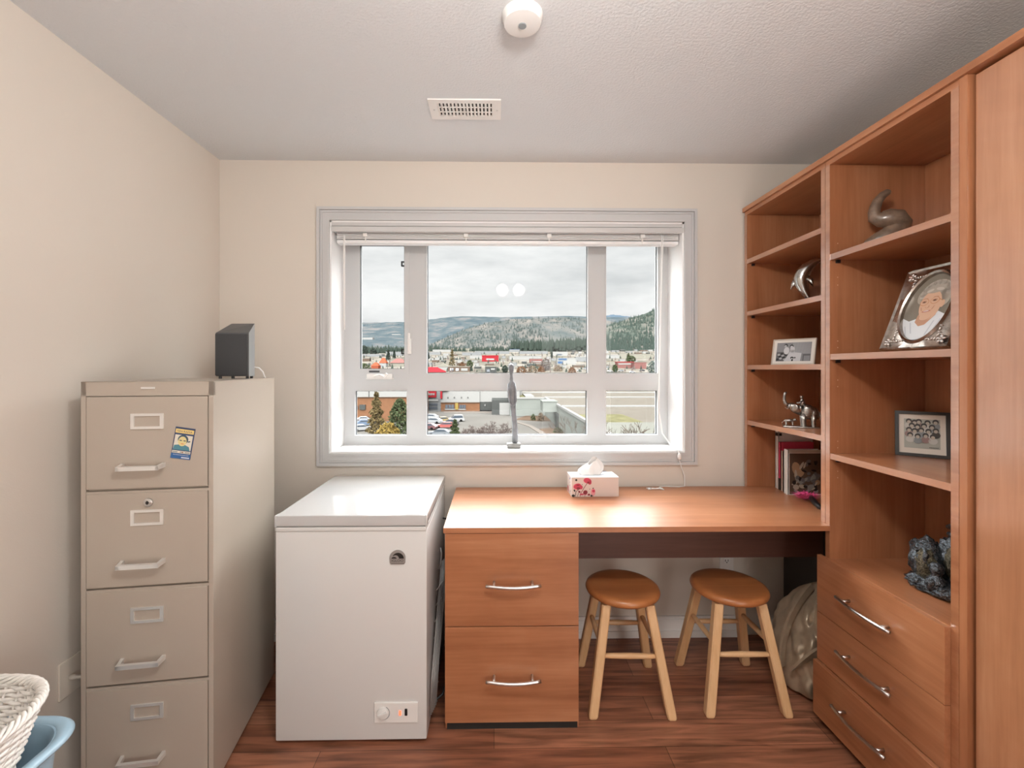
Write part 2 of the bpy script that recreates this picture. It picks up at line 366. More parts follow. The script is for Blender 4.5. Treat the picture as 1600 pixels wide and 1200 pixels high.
# ------------------------------------------------------------------ blind
bl = thing('window_blind', 'raised white slat blind with its cords at the top of the window', 'window blind', (.072, 2.33, OZ1)); off = (.072, 2.33, OZ1)
bx0, bx1 = -.826, .972
b = MB(off); b.box(bx0, bx1, 2.335, 2.375, 2.085, 2.122); b.build('headrail', M['vinyl'], bl)
M['valance'] = mat('valance_vinyl', (.60, .595, .59), .45)
b = MB(off)
b.box(bx0 - .004, bx1 + .004, 2.296, 2.310, 2.107, 2.126, .003); b.box(bx0 - .004, bx1 + .004, 2.290, 2.310, 2.078, 2.104, .003)
b.build('valance', M['valance'], bl, 'auto')
for k in range(6):
    b = MB(off); z = 2.0825 - k * .0062
    b.box(bx0 + .012, bx1 - .006, 2.332, 2.382, z, z + .0035); b.build('slat', M['jamb'], bl)
b = MB(off); b.box(bx0 + .012, bx1 - .006, 2.332, 2.384, 2.030, 2.046, .003); b.build('bottom_rail', M['jamb'], bl, 'auto')
for x in (-.665, -.145, .287, .775):
    b = MB(off); b.box(x - .012, x + .012, 2.318, 2.332, 2.060, 2.080, .003); b.box(x - .003, x + .003, 2.328, 2.332, 2.03, 2.06); b.build('ladder_clip', M['whitep'], bl)
b = MB(off); b.tube([(-.775, 2.345, 2.085), (-.775, 2.33, 2.05), (-.775, 2.33, 1.58)], [.003, .0055, .0055], 8); b.build('tilt_wand', M['whitep'], bl, True)
b = MB(off)
b.tube([(.876, 2.335, 2.085), (.876, 2.33, 2.05), (.884, 2.36, 1.80), (.889, 2.40, 1.35), (.892, 2.42, 1.15), (.905, 2.40, 1.03), (.925, 2.33, .978), (.942, 2.286, .962), (.944, 2.272, .945)], .0026, 6)
b.tube([(.884, 2.335, 2.085), (.884, 2.33, 2.05), (.890, 2.37, 1.80), (.895, 2.41, 1.35), (.897, 2.42, 1.15), (.908, 2.40, 1.03), (.927, 2.33, .978), (.944, 2.286, .962), (.946, 2.272, .945)], .0026, 6)
b.build('lift_cord', M['paper'], bl, True)
b = MB(off); b.lathe([(.003, .948), (.009, .940), (.011, .930), (.009, .917), (.004, .914)], (.945, 2.270, 0), 12); b.build('cord_tassel', M['whitep'], bl, True)
b = MB(off)
b.tube([(.945, 2.270, .915), (.955, 2.274, .88), (.975, 2.280, .83), (.978, 2.284, .795), (.972, 2.270, .7795), (.94, 2.262, .7785), (.90, 2.268, .7785), (.865, 2.272, .7785), (.840, 2.262, .7785), (.836, 2.240, .7785), (.828, 2.224, .7795)], .0024, 6)
b.tube([(.845, 2.230, .779), (.828, 2.222, .782), (.805, 2.222, .780), (.78, 2.226, .7795), (.765, 2.240, .779)], [.003, .005, .003, .006, .002], 6)
b.tube([(.828, 2.222, .781), (.842, 2.206, .779)], [.005, .002], 6); b.tube([(.785, 2.224, .78), (.765, 2.214, .779)], [.006, .002], 6)
b.build('cord_tail', M['paper'], bl, True)

# ------------------------------------------------------------------ filing cabinet
cabA = R(7.7); fc = thing('filing_cabinet', 'tall putty-beige four-drawer metal filing cabinet against the left wall', 'filing cabinet', (-1.286, 1.416, 0), cabA)
CW, CD, CH = .380, .560, 1.338
b = MB(); b.box(0, CW, .012, CD, .02, CH - .003); b.box(0, .014, 0, .02, .02, CH); b.box(CW - .014, CW, 0, .02, .02, CH); b.box(0, CW, 0, .02, 1.293, CH); b.box(.014, CW - .014, .004, .02, .02, .075)
for z in (.9895, .6815, .3755): b.box(.014, CW - .014, .001, .02, z - .0025 - .002, z + .0035)
b.box(-.001, CW + .001, .0, CD, CH - .004, CH, .0015); b.build('cabinet_body', M['cab'], fc)
tops = [1.2905, .986, .678, .372]; bots = [1.001, .693, .387, .081]
for k in range(4):
    zt_, zb_ = tops[k] - .0, bots[k]
    b = MB(); b.box(.0165, CW - .0165, -.003, .018, zb_, zt_, .0015); dr = b.build('drawer', M['cab'], fc)
    hz_ = zt_ - .078; hx = CW * .497
    b = MB(); b.ring((hx - .047, hx + .047, hz_ - .0245, hz_ + .0245), (hx - .037, hx + .037, hz_ - .0165, hz_ + .0165), -.007, -.003); b.build('label_holder', M['zinc'], dr)
    pz = zt_ - .222; px_ = hx - .012
    b = MB(); b.prism([(px_ - .060, -.036, pz - .006), (px_ + .060, -.036, pz - .006), (px_ + .060, -.036, pz + .007), (px_ - .060, -.036, pz + .007)], (0, .009, .001))
    for sx in (-1, 1): b.prism([(px_ + sx * .060, -.036, pz - .005), (px_ + sx * .060, -.036, pz + .006), (px_ + sx * .064, -.003, pz + .012), (px_ + sx * .064, -.003, pz - .003)], (-sx * .010, 0, 0))
    b.build('drawer_pull', M['zinc'], dr)
    if k == 1:
        b = MB(); b.lathe([(.0, -.004), (.013, -.004), (.013, -.010), (.009, -.012), (0, -.012)], (hx + .004, 0, zt_ - .030), 18, 'Y'); lk = b.build('lock', M['chrome'], dr, 'auto')
        b = MB(); b.box(hx + .0025, hx + .0055, -.0128, -.0118, zt_ - .036, zt_ - .024); b.lathe([(0, -.0118), (.005, -.0118), (.005, -.0125), (0, -.0125)], (hx + .004, 0, zt_ - .030), 12, 'Y')
        b.build('keyhole', M['black'], dr)
b = MB(); b.box(CW / 2 - .021, CW / 2 + .019, -.003, .001, 1.314, 1.3205, .001); b.build('name_plate', M['zinc'], fc)

# printed card stuck to the top drawer
gx, gz = .292, 1.140
card = thing('magnetic_card', 'blue and yellow printed card with a face on the top cabinet drawer', 'card', (-1.286 + gx * math.cos(cabA) + .004 * math.sin(cabA), 1.416 + gx * math.sin(cabA) - .004 * math.cos(cabA), gz), cabA)
cm = [mat('card_navy', (.035, .06, .14), .35), mat('card_yellow', (.80, .60, .22), .4), mat('card_cream', (.72, .68, .58), .4), mat('card_teal', (.08, .24, .30), .4), mat('card_skin', (.72, .62, .30), .4), mat('card_blue', (.03, .12, .32), .35), mat('card_white', (.8, .8, .8), .4), mat('card_orange', (.7, .25, .1), .4), mat('card_hair', (.05, .09, .12), .4)]
TT = rotm(R(9.5), 'Y')
b = MB(); b.T = TT; b.box(-.029, .029, -.0008, .0008, -.050, .050)
def cp(m, x0, x1, z0, z1, y): b.m = m; b.poly([(x0, y, z0), (x1, y, z0), (x1, y, z1), (x0, y, z1)])
cp(1, -.027, .027, .0315, .0445, -.0012); cp(2, -.026, .026, -.022, .026, -.0012); cp(5, -.029, .029, -.050, -.034, -.0012); cp(2, -.027, .027, -.0325, -.0245, -.0014)
b.m = 3; b.poly([(-.026, -.0014, -.022), (.024, -.0014, -.022), (.020, -.0014, -.010), (.006, -.0014, -.004), (-.010, -.0014, -.005), (-.024, -.0014, -.008)])
b.m = 8; b.disc(-.001, .012, .0155, .0150, -.0015); b.m = 4; b.disc(-.002, .006, .0125, .0155, -.0017)
b.m = 8; b.disc(-.007, .0085, .0042, .0016, -.0019); b.disc(.0045, .0085, .0042, .0016, -.0019); b.m = 7; b.disc(-.001, -.002, .005, .0014, -.0019)
b.m = 8; b.poly([(.014, -.0017, .008), (.021, -.0017, .010), (.021, -.0017, .006), (.014, -.0017, .004)])
b.m = 0
TX = Matrix.Translation((0, -.0016, .0345)) @ rotm(R(90), 'X'); b.text('FEN\u00b7RAMA', .0095, TX, sx=1.02)
b.m = 8
for k in range(14):
    x = -.0245 + k * .0036
    if k in (4, 5, 9): continue
    cp(8, x, x + .0022, -.0305, -.0268, -.0018)
cp(7, .002, .005, -.0305, -.0268, -.0018)
b.m = 6
for k in range(11): cp(6, -.022 + k * .0042, -.0194 + k * .0042, -.0385, -.0370, -.0016)
for k in range(7): cp(6, .003 + k * .0034, .0056 + k * .0034, -.0472, -.0432, -.0016)
b.build('printed_card', cm, card, 'flat')

# speaker on the cabinet
spx, spy = -1.069, 1.845
sp = thing('speaker', 'small charcoal loudspeaker with a sloping top on the beige filing cabinet', 'speaker', (spx, spy, CH), R(3))
hw, z0 = .0665, .010
b = MB(); F = [(-hw, 0), (hw, 0), (.047, .092), (-.058, .108)]
zf, zk = .187, .236
vs_ = [(x, y, z0) for x, y in F] + [(F[0][0], 0, zf), (F[1][0], 0, zf), (F[2][0], F[2][1], zk), (F[3][0], F[3][1], zk)]
b.add(vs_, [(0, 1, 2, 3), (4, 5, 6, 7), (0, 1, 5, 4), (2, 3, 7, 6), (3, 0, 4, 7)]); b.m = 1; b.add(vs_, [(1, 2, 6, 5)])
o = b.build('speaker_cabinet', [M['charp'], M['greyside']], sp); bv = o.modifiers.new('edge', 'BEVEL'); bv.width = .004; bv.segments = 2
b = MB(); b.box(-hw + .003, hw - .006, -.006, .001, z0 + .003, zf - .004, .003); b.build('grille', M['char'], sp, 'auto')
for x, y in ((-.052, .012), (-.002, .012), (.055, .012), (.042, .075)):
    b = MB(); b.lathe([(0, 0), (.006, 0), (.006, .011), (0, .011)], (x, y, 0), 10); b.build('foot', M['black'], sp)
b = MB(); b.tube([(.044, .088, .048), (.062, .098, .044), (.075, .103, .028), (.081, .108, .005), (.082, .112, .003)], .0030, 8); b.build('cable', M['whitep'], sp, True)

# wall plate with cable jack on left wall
wp = thing('cable_jack_plate', 'cream wall plate with a cable plug on the left wall behind the wicker basket', 'wall plate', (XL, 1.515, .371)); off = (XL, 1.515, .371)
b = MB(off); b.box(XL, XL + .006, 1.455, 1.575, .312, .430, .002); b.build('plate', mat('cream_plate', (.78, .71, .62), .4), wp)
b = MB(off); b.tube([(XL + .004, 1.492, .368), (XL + .02, 1.492, .368), (XL + .021, 1.492, .368), (XL + .045, 1.494, .367), (XL + .062, 1.502, .358), (XL + .066, 1.53, .30)], [.008, .008, .0055, .0055, .004, .004], 10); b.build('cable_plug', M['wall'], wp, True)

# ------------------------------------------------------------------ chest freezer
fx0, fx1, fy0, fy1 = -.802, -.248, 1.652, 2.262
fz = thing('chest_freezer', 'small white chest freezer between the filing cabinet and the desk', 'freezer', ((fx0 + fx1) / 2, (fy0 + fy1) / 2, 0)); off = fz.location
b = MB(off); b.box(fx0, fx1, fy0 + .004, fy1, .012, .782, .006); b.box(fx0 + .001, fx1 - .001, fy0 + .001, fy1, .782, .797, .003); b.build('freezer_body', M['white'], fz, 'auto')
b = MB(off); b.box(fx0, fx1, fy0, fy1 + .008, .800, .840, .006, 3)
for x in (fx0, fx1): b.box(x - (.0015 if x == fx0 else .0065), x + (.0065 if x == fx0 else .0015), fy0 - .0015, fy0 + .03, .799, .8405, .002)
b.build('lid', M['whitelid'], fz, 'auto')
b = MB(off); b.box(fx0 + .012, fx1 - .012, fy0 + .012, fy1 - .01, .796, .801); b.build('lid_seal', M['whitep'], fz)
b = MB(off); cx0, cx1, cz0, cz1 = -.440, -.281, .079, .152
b.box(cx0, cx1, fy0 - .002, fy0 + .006, cz0, cz1, .002); pnl = b.build('control_panel', M['whitep'], fz)
dx, dz = -.408, .116
b = MB(off); b.lathe([(.0, fy0 - .0015), (.0215, fy0 - .0015), (.0205, fy0 - .009), (.019, fy0 - .010), (0, fy0 - .010)], (dx, 0, dz), 28, 'Y'); b.T = Matrix.Translation((dx, fy0 - .011, dz)) @ rotm(R(-25), 'Y'); b.box(-.018, .018, -.003, .002, -.004, .004, .0015); b.build('thermostat_dial', M['whitep'], pnl, 'auto')
b = MB(off)
P = [(dx + r_ * math.cos(a), fy0 - .0025, dz + r_ * math.sin(a)) for r_ in (.0232, .0258) for a in [R(-110 + 170 * k / 16) for k in range(17)]]
b.add(P, [(k, k + 1, 17 + k + 1, 17 + k) for k in range(16)]); b.build('dial_scale', M['greyside'], pnl, 'flat')
b = MB(off); b.box(-.349, -.341, fy0 - .004, fy0, .107, .124, .001); b.build('power_light', M['red'], pnl)
b = MB(off); b.box(-.328, -.318, fy0 - .005, fy0, .106, .131, .002); b.build('switch', M['black'], pnl)
# badge
bx, bz = -.355, .682
bm_ = [mat('badge_silver', (.33, .32, .31), .35, metal=.3), mat('badge_black', (.012, .012, .012), .3)]
b = MB(off)
def halfdisc(cx, cz, r, y, a0=0, a1=180, n=24, r2=None): return [(cx + r * math.cos(R(a0 + (a1 - a0) * k / n)), y, cz + (r2 or r) * math.sin(R(a0 + (a1 - a0) * k / n))) for k in range(n + 1)]
yb_ = fy0 + .004
pl = halfdisc(bx, bz, .0295, yb_, -8, 188) + [(bx - .0285, yb_, bz - .017), (bx - .024, yb_, bz - .0225), (bx + .024, yb_, bz - .0225), (bx + .0285, yb_, bz - .017)]
b.prism(pl, (0, -.004, 0))
b.m = 1; yy = yb_ - .0045
oc = halfdisc(bx + .002, bz - .001, .0215, yy, 0, 150, 18); ic = halfdisc(bx - .007, bz - .001, .0125, yy, 125, 0, 14)
b.poly(oc + [(bx - .016, yy, bz + .0075)] + [(x, y, z + .0) for x, y, z in ic])
b.poly(halfdisc(bx - .0125, bz - .001, .0095, yy, 0, 180, 14, .0065))
b.text('IGLOO', .0125, Matrix.Translation((bx, yy, bz - .0125)) @ rotm(R(90), 'X'), sx=1.15)
for k in range(13): 
    x = bx - .022 + k * .0036; b.poly([(x, yy, bz - .0195), (x + .0018, yy, bz - .0195), (x + .0018, yy, bz - .0172), (x, yy, bz - .0172)])
b.build('brand_badge', bm_, fz, 'flat')
# condenser guard and cord
gm = mat('grey_wire', (.42, .41, .40), .4, metal=.6)
b = MB(off)
for k in range(6):
    o_ = .006 + k * .0028
    b.tube([(fx1 + o_, 1.70 + k * .012, .06), (fx1 + o_ + .004, 1.72 + k * .02, .20), (fx1 + o_ + .006, 1.86 + k * .03, .36), (fx1 + o_ + .002, 2.04 + k * .012, .50)], .0022, 6)
for k in range(8):
    t_ = k / 7; b.tube([(fx1 + .004, 1.705 + .2 * t_, .08 + .36 * t_), (fx1 + .024, 1.77 + .25 * t_, .07 + .36 * t_)], .0018, 6)
b.tube([(fx1 + .003, 1.99, .49), (fx1 + .010, 2.0, .505), (fx1 + .010, 2.03, .545), (fx1 + .003, 2.05, .56)], .004, 6)
b.build('condenser_guard', gm, fz, True)
b = MB(off); b.tube([(fx1 + .001, 1.80, .05), (fx1 + .016, 1.80, .052), (fx1 + .04, 1.81, .066), (fx1 + .052, 1.84, .09), (fx1 + .05, 1.95, .08), (fx1 + .048, 2.12, .25), (fx1 + .045, 2.22, .50), (fx1 + .03, 2.20, .64), (fx1 + .004, 2.16, .66)], .0048, 8); b.build('power_cord', M['black'], fz, True)

# ------------------------------------------------------------------ desk
dk = thing('desk', 'cherry laminate desk with two file drawers under the window', 'desk', (.5, 2.0, 0)); off = dk.location
b = MB(off); b.prism([(-.192, 1.697, .756), (1.289, 1.697, .756), (1.289, 1.7235, .756), (1.655, 1.7235, .756), (1.655, 2.278, .756), (-.192, 2.278, .756)], (0, 0, .020)); b.build('desk_top', M['deskwood'], dk)
b = MB(off); b.box(-.186, .326, 1.722, 2.26, .0, .755)
b.build('pedestal', M['woodZ'], dk)
MB(off).box(-.180, .320, 1.716, 1.724, .0, .034).build('kick_board', M['dark'], dk)
for (z0_, z1_) in ((.402, .7535), (.036, .3985)):
    b = MB(off); b.box(-.186, .322, 1.700, 1.720, z0_, z1_, .0012); d_ = b.build('file_drawer', M['woodX'], dk)
    zz = z0_ + (.167 if z0_ > .2 else .177); hx0, hx1 = -.031, .175
    n = 14; pts = []; rr = []
    for k in range(n + 1):
        u = k / n; pts.append((hx0 + (hx1 - hx0) * u, 1.668 - .010 * math.sin(math.pi * u), zz - .004 * math.sin(math.pi * u))); rr.append(.0062)
    b = MB(off); b.tube(pts, rr, 10)
    for x in (.0, .144): b.tube([(x, 1.701, zz + .001), (x, 1.666, zz - .001)], .005, 8)
    b.build('bow_handle', M['chrome'], d_, True)
b = MB(off); b.box(.326, 1.49, 1.985, 2.005, .535, .756); b.build('modesty_panel', wood('shade_darkened_laminate', (.075, .032, .022), (.11, .048, .034), (.14, .066, .048), 'X', rough=.4), dk)  # under-desk shade is put into this panel's darker wood colour
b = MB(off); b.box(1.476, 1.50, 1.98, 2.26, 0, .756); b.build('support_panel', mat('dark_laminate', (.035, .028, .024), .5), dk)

# ------------------------------------------------------------------ wall shelving
BX, BK = 1.290, 1.662   # front face, back-panel face
PT = .022
# hutch standing on the desk
hu = thing('shelf_hutch', 'open cherry shelf hutch standing on the desk end beside the window', 'shelf unit', (1.48, 2.02, .776)); off = hu.location
HY0, HY1 = 1.7245, 2.294
for (a, c) in ((HY0, HY0 + PT), (2.264, 2.286)):
    b = MB(off); b.box(BX, BK, a, c, .7765, 2.163, .001); b.m = 1; b.box(BX - .0006, BX + .001, a, c, .7765, 2.163); b.build('side_panel', [M['woodZ'], M['edge']], hu)
b = MB(off); b.box(BX, BK, HY0, 2.286, 2.163, 2.182, .001); b.build('top_panel', M['woodY'], hu)
b = MB(off); b.box(BK, BK + .012, HY0, 2.286, .7765, 2.182); b.build('back_panel', M['woodZ'], hu)
HS = [1.925, 1.659, 1.386, 1.105]
for z in HS:
    b = MB(off); b.box(BX + .002, BK, HY0 + PT, 2.264, z - .011, z + .011, .001); b.m = 1; b.box(BX + .0012, BX + .003, HY0 + PT, 2.264, z - .011, z + .011); s_ = b.build('shelf', [M['woodY'], M['edge']], hu)
    for y in (2.256, HY0 + PT): b = MB(off); b.box(BX + .022, BX + .036, y, y + .008, z - .023, z - .011); b.build('shelf_pin', M['black'], s_)
# bookcase with drawers
bc = thing('bookcase', 'tall cherry bookcase with open shelves over three drawers', 'bookcase', (1.48, 1.47, 0)); off = bc.location
CY0, CY1 = 1.222, 1.7225
for (a, c) in ((CY0, CY0 + PT), (CY1 - PT, CY1)):
    b = MB(off); b.box(BX, BK, a, c, 0, 2.163, .001); b.m = 1; b.box(BX - .0006, BX + .001, a, c, 0, 2.163)
    b.build('side_panel', [M['woodZ'], M['edge']], bc)
M['hole'] = mat('pin_hole_sleeve', (.62, .42, .30), .4)
for z in (.960, .985, 1.075, 1.10, 1.31, 1.335, 1.46, 1.485, 1.70, 1.73, 1.86):
    b = MB(off); b.lathe([(0, CY1 - PT - .0004), (.0020, CY1 - PT - .0004), (.0020, CY1 - PT - .0009), (0, CY1 - PT - .0009)], (BX + .030, 0, z), 8, 'Y'); b.build('pin_hole', M['hole'], bc)
b = MB(off); b.box(BX, BK, CY0, CY1, 2.163, 2.182, .001); b.build('top_panel', M['woodY'], bc)
b = MB(off); b.box(BK, BK + .012, CY0, CY1, 0, 2.182); b.build('back_panel', M['woodZ'], bc)
BS = [1.807, 1.424, 1.043]
for z in BS:
    b = MB(off); b.box(BX + .002, BK, CY0 + PT, CY1 - PT, z - .011, z + .011, .001); b.m = 1; b.box(BX + .0012, BX + .003, CY0 + PT, CY1 - PT, z - .011, z + .011); s_ = b.build('shelf', [M['woodY'], M['edge']], bc)
    for y in (CY1 - PT - .008, CY0 + PT): b = MB(off); b.box(BX + .022, BX + .036, y, y + .008, z - .023, z - .011); b.build('shelf_pin', M['black'], s_)
b = MB(off); b.box(BX, BK, CY0 + PT, CY1 - PT, .627, .649, .001); b.build('bay_floor', M['woodY'], bc)
for i, (z0_, z1_, pr) in enumerate(((.4285, .6485, 0), (.240, .4265, 0), (.030, .238, .016))):
    b = MB(off); b.box(BX - .018 - pr, BX - .0005 - pr, CY0 + .022, CY1 + .022, z0_, z1_, .0012)
    b.box(BX - pr + .0005, BK - .05, CY0 + PT + .02, CY1 - PT - .02, z0_ + .02, z1_ - .04)
    d_ = b.build('drawer', M['woodY'], bc)
    zz = (.5465, .347, .150)[i]; n = 16; ya, yb2 = 1.392, 1.615; xf = BX - .018 - pr
    pts = [(xf - .026 - .012 * math.sin(math.pi * k / n), ya + (yb2 - ya) * k / n, zz) for k in range(n + 1)]
    b = MB(off); b.tube(pts, .0062, 10)
    for y in (ya + .032, yb2 - .032): b.tube([(xf + .001, y, zz), (xf - .03, y, zz)], .005, 8)
    b.build('bow_handle', M['chrome'], d_, True)
# wardrobe
wr = thing('wardrobe', 'tall plain cherry wardrobe at the right edge of the picture', 'wardrobe', (1.48, .75, 0)); off = wr.location
WY1 = 1.2215; WY0 = .32
b = MB(off); b.box(BX, BK + .012, WY1 - .021, WY1, 0, 2.182); b.box(BX, BK + .012, WY0, WY0 + .022, 0, 2.182); b.box(BX + .04, BK + .012, WY0 + .022, WY1 - .021, 2.16, 2.182); b.box(BX + .04, BK + .012, WY0 + .022, WY1 - .021, 0, .05); b.box(BK, BK + .012, WY0 + .022, WY1 - .021, .05, 2.16); b.build('carcass', M['woodZ'], wr)
b = MB(off); b.box(BX + .014, BX + .034, WY0 + .026, WY1 - .030, .06, 2.174, .001); dr_ = b.build('wardrobe_door', M['doorwood'], wr)
b = MB(off); b.tube([(BX - .02, .40, .98), (BX - .03, .40, 1.08), (BX - .02, .40, 1.18)], .006, 8)
for z in (1.0, 1.16): b.tube([(BX + .015, .40, z), (BX - .024, .40, z)], .005, 8)
b.build('bow_handle', M['chrome'], dr_, True)
# crown board
cb = MB((1.47, 1.3, 2.1825)); cb.box(BX - .010, BK + .015, WY0, 2.290, 2.1825, 2.204, .001)
tag(cb.build('crown_board', M['woodY']), 'long cherry crown board running over the shelf units and the wardrobe', 'crown board')

# ------------------------------------------------------------------ stools
def make_stool():
    r = thing('stool', '', 'stool', (0, 0, 0), 0, 'round wooden stools under the desk')
    b = MB(); b.lathe([(.0, .418), (.118, .418), (.141, .421), (.152, .429), (.1555, .438), (.152, .448), (.143, .454), (.127, .456), (.09, .453), (.0, .451)], (0, 0, 0), 48); b.build('seat', M['stoolseat'], r, True)
    feet = [(-1, -1), (1, -1), (-1, 1), (1, 1)]
    top, bot = .088, .155
    P = lambda sx, sy, z: Vector((sx * (bot + (top - bot) * z / .416), sy * (bot + (top - bot) * z / .416), z))
    for sx, sy in feet:
        b = MB(); w_ = .0165
        vs_ = []; zs = [.0, .004, .012, .40, .418]
        ws = [.013, .0165, .0185, .0185, .0185]
        for z, ww in zip(zs, ws):
            c = P(sx, sy, z); q = ww * .72
            for (a, d_) in ((-ww, -q), (-q, -ww), (q, -ww), (ww, -q), (ww, q), (q, ww), (-q, ww), (-ww, q)): vs_.append((c.x + a, c.y + d_, z))
        fs = [(i * 8 + k, i * 8 + (k + 1) % 8, (i + 1) * 8 + (k + 1) % 8, (i + 1) * 8 + k) for i in range(len(zs) - 1) for k in range(8)] + [list(range(8))[::-1], [32 + k for k in range(8)]]
        b.add(vs_, fs); b.build('leg', M['stoolleg'], r, 'auto')
    for (a, c, z) in (((-1, -1), (1, -1), .222), ((-1, 1), (1, 1), .222), ((-1, -1), (-1, 1), .262), ((1, -1), (1, 1), .262)):
        p, q = P(*a, z), P(*c, z); b = MB(); b.tube([p, p.lerp(q, .25), p.lerp(q, .5), p.lerp(q, .75), q], [.0085, .0105, .0115, .0105, .0085], 10); b.build('stretcher', M['stoolrail'], r, True)
    return r
st = make_stool(); st.location = (.550, 1.915, 0); st.rotation_euler = (0, 0, R(-2)); st['label'] = 'round wooden stool with pale legs next to the file drawers'
s2 = copy_tree(st); s2.location = (1.012, 1.918, 0); s2.rotation_euler = (0, 0, R(-1)); s2['label'] = 'round wooden stool with pale legs next to the champagne bag'

# wall outlet under the desk
ol = thing('wall_outlet', 'white wall outlet half hidden behind the stool seat under the desk', 'wall outlet', (1.19, YB, .39)); off = ol.location
b = MB(off); b.box(1.165, 1.237, YB - .006, YB, .30, .42, .002); b.build('cover_plate', M['base'], ol)
for z in (.335, .388):
    b = MB(off); b.box(1.184, 1.218, YB - .008, YB - .005, z - .014, z + .014, .002); b.build('socket', M['whitep'], ol)
    b = MB(off); b.box(1.192, 1.195, YB - .0088, YB - .0078, z - .004, z + .006); b.box(1.206, 1.209, YB - .0088, YB - .0078, z - .004, z + .006); b.lathe([(0, YB - .0078), (.003, YB - .0078), (.003, YB - .0088), (0, YB - .0088)], (1.2005, 0, z - .009), 8, 'Y'); b.build('socket_slots', M['dark'], ol)

# ------------------------------------------------------------------ tissue box
tb = thing('tissue_box', 'white tissue box printed with red poppies on the desk', 'tissue box', (.475, 2.16, .776), R(1)); 
tw, td, th = .112, .058, .092
b = MB(); b.box(-tw, tw, -td, td, 0, th, .001)
tm = [mat('carton_white', (.82, .80, .79), .5), mat('carton_blush', (.66, .55, .50), .5), mat('poppy_red', (.55, .05, .10), .5), mat('poppy_deep', (.24, .02, .035), .5), mat('poppy_black', (.03, .025, .02), .5), mat('poppy_pink', (.74, .30, .32), .5), mat('carton_blue', (.10, .16, .45), .5)]
y = -td - .0004
b.m = 1; b.poly([(-tw + .001, y, .001), (tw - .001, y, .001), (tw - .001, y, th - .002), (-tw + .001, y, th - .002)])
def fl(m, x, z, rx, rz, k, rot=0): b.m = m; b.disc(x, z, rx, rz, y - .0003 * k, 14, rot)
fl(5, -.040, .077, .017, .013, 1); fl(2, -.036, .075, .019, .0125, 2, -.3); fl(3, -.033, .067, .006, .005, 3); fl(2, -.026, .066, .008, .009, 2)
fl(5, -.086, .048, .020, .015, 1); fl(2, -.084, .050, .018, .013, 2, .3); fl(3, -.082, .055, .008, .003, 3); fl(3, -.080, .040, .009, .006, 3); fl(2, -.068, .045, .009, .010, 2)
fl(3, -.047, .021, .011, .010, 2, .5); fl(5, -.047, .013, .010, .006, 1)
fl(5, -.010, .022, .011, .018, 1); fl(2, -.008, .027, .007, .007, 2); fl(4, -.010, .040, .003, .003, 3); fl(4, -.090, .079, .005, .005, 2)
fl(4, -.104, .006, .008, .006, 2); fl(4, -.018, .005, .005, .005, 2); fl(4, -.026, .036, .002, .002, 2); fl(4, -.062, .058, .002, .002, 2); fl(3, -.030, .010, .006, .005, 2); fl(2, -.064, .012, .010, .004, 2); fl(3, -.075, .024, .005, .005, 2); fl(4, -.098, .030, .004, .006, 2, .5)
def stem(pts, w_, m, k):
    b.m = m
    for (x0, z0_), (x1, z1_) in zip(pts, pts[1:]):
        dx_, dz_ = x1 - x0, z1_ - z0_; l = math.hypot(dx_, dz_); nx, nz_ = -dz_ / l * w_, dx_ / l * w_
        b.poly([(x0 + nx, y - .0003 * k, z0_ + nz_), (x0 - nx, y - .0003 * k, z0_ - nz_), (x1 - nx, y - .0003 * k, z1_ - nz_), (x1 + nx, y - .0003 * k, z1_ + nz_)])
stem([(-.038, .064), (-.045, .054), (-.052, .044), (-.058, .034), (-.068, .018), (-.072, .002)], .0014, 3, 1)
stem([(-.083, .034), (-.092, .022), (-.094, .002)], .0012, 4, 1); stem([(-.047, .012), (-.05, .001)], .001, 3, 1); stem([(-.010, .006), (-.012, .001)], .001, 4, 1); stem([(-.082, .036), (-.078, .02), (-.085, .002)], .0008, 4, 1)
# left end print
def sd_(m, yy, z, ry, rz): b.m = m; b.poly([(-tw - .0005, yy + ry * math.cos(a), z + rz * math.sin(a)) for a in [2 * math.pi * k / 12 for k in range(12)]])
sd_(2, .03, .02, .012, .014); sd_(6, -.02, .078, .008, .005); sd_(4, -.03, .02, .004, .006); sd_(6, -.02, .06, .003, .004); sd_(6, -.022, .045, .003, .004); sd_(5, .01, .01, .01, .006)
b.m = 6; b.poly([(.03, td - .006, th + .0005), (tw - .03, td - .006, th + .0005), (tw - .03, td - .001, th + .0005), (.03, td - .001, th + .0005)])
b.build('carton', tm, tb, 'flat')
b = MB(); b.lathe([(0, 0), (.06, 0), (.06, .0006), (0, .0006)], (0, 0, th), 28, sx=1.1, sy=.5); b.build('opening_film', mat('opening_film', (.70, .74, .80), .2), tb)
# pulled tissue: pleated sheet
b = MB(); nu, nv = 40, 10; vs_ = []
for j in range(nv + 1):
    v = j / nv
    for i in range(nu + 1):
        u = i / nu; a = 2 * math.pi * u
        wx = (.050 - .006 * v + .012 * math.sin(v * 3.0)) * (1 - .55 * v ** 3); wy = .022 * (1 - .75 * v) + .003
        pl_ = 1 + .16 * math.sin(a * 7 + 2 * v) * (1 - .3 * v)
        x = wx * math.cos(a) * pl_ + .004 * v; yy = wy * math.sin(a) * pl_ + .01 * v
        hgt = .068 + .012 * math.sin(a * 1.0 + .6) - .018 * max(0, -math.cos(a)) 
        vs_.append((x - .012 + .012 * v, yy, th + .002 + hgt * v))
b.add(vs_, [(j * (nu + 1) + i, j * (nu + 1) + i + 1, (j + 1) * (nu + 1) + i + 1, (j + 1) * (nu + 1) + i) for j in range(nv) for i in range(nu)])
b.build('tissue', M['paper'], tb, True)

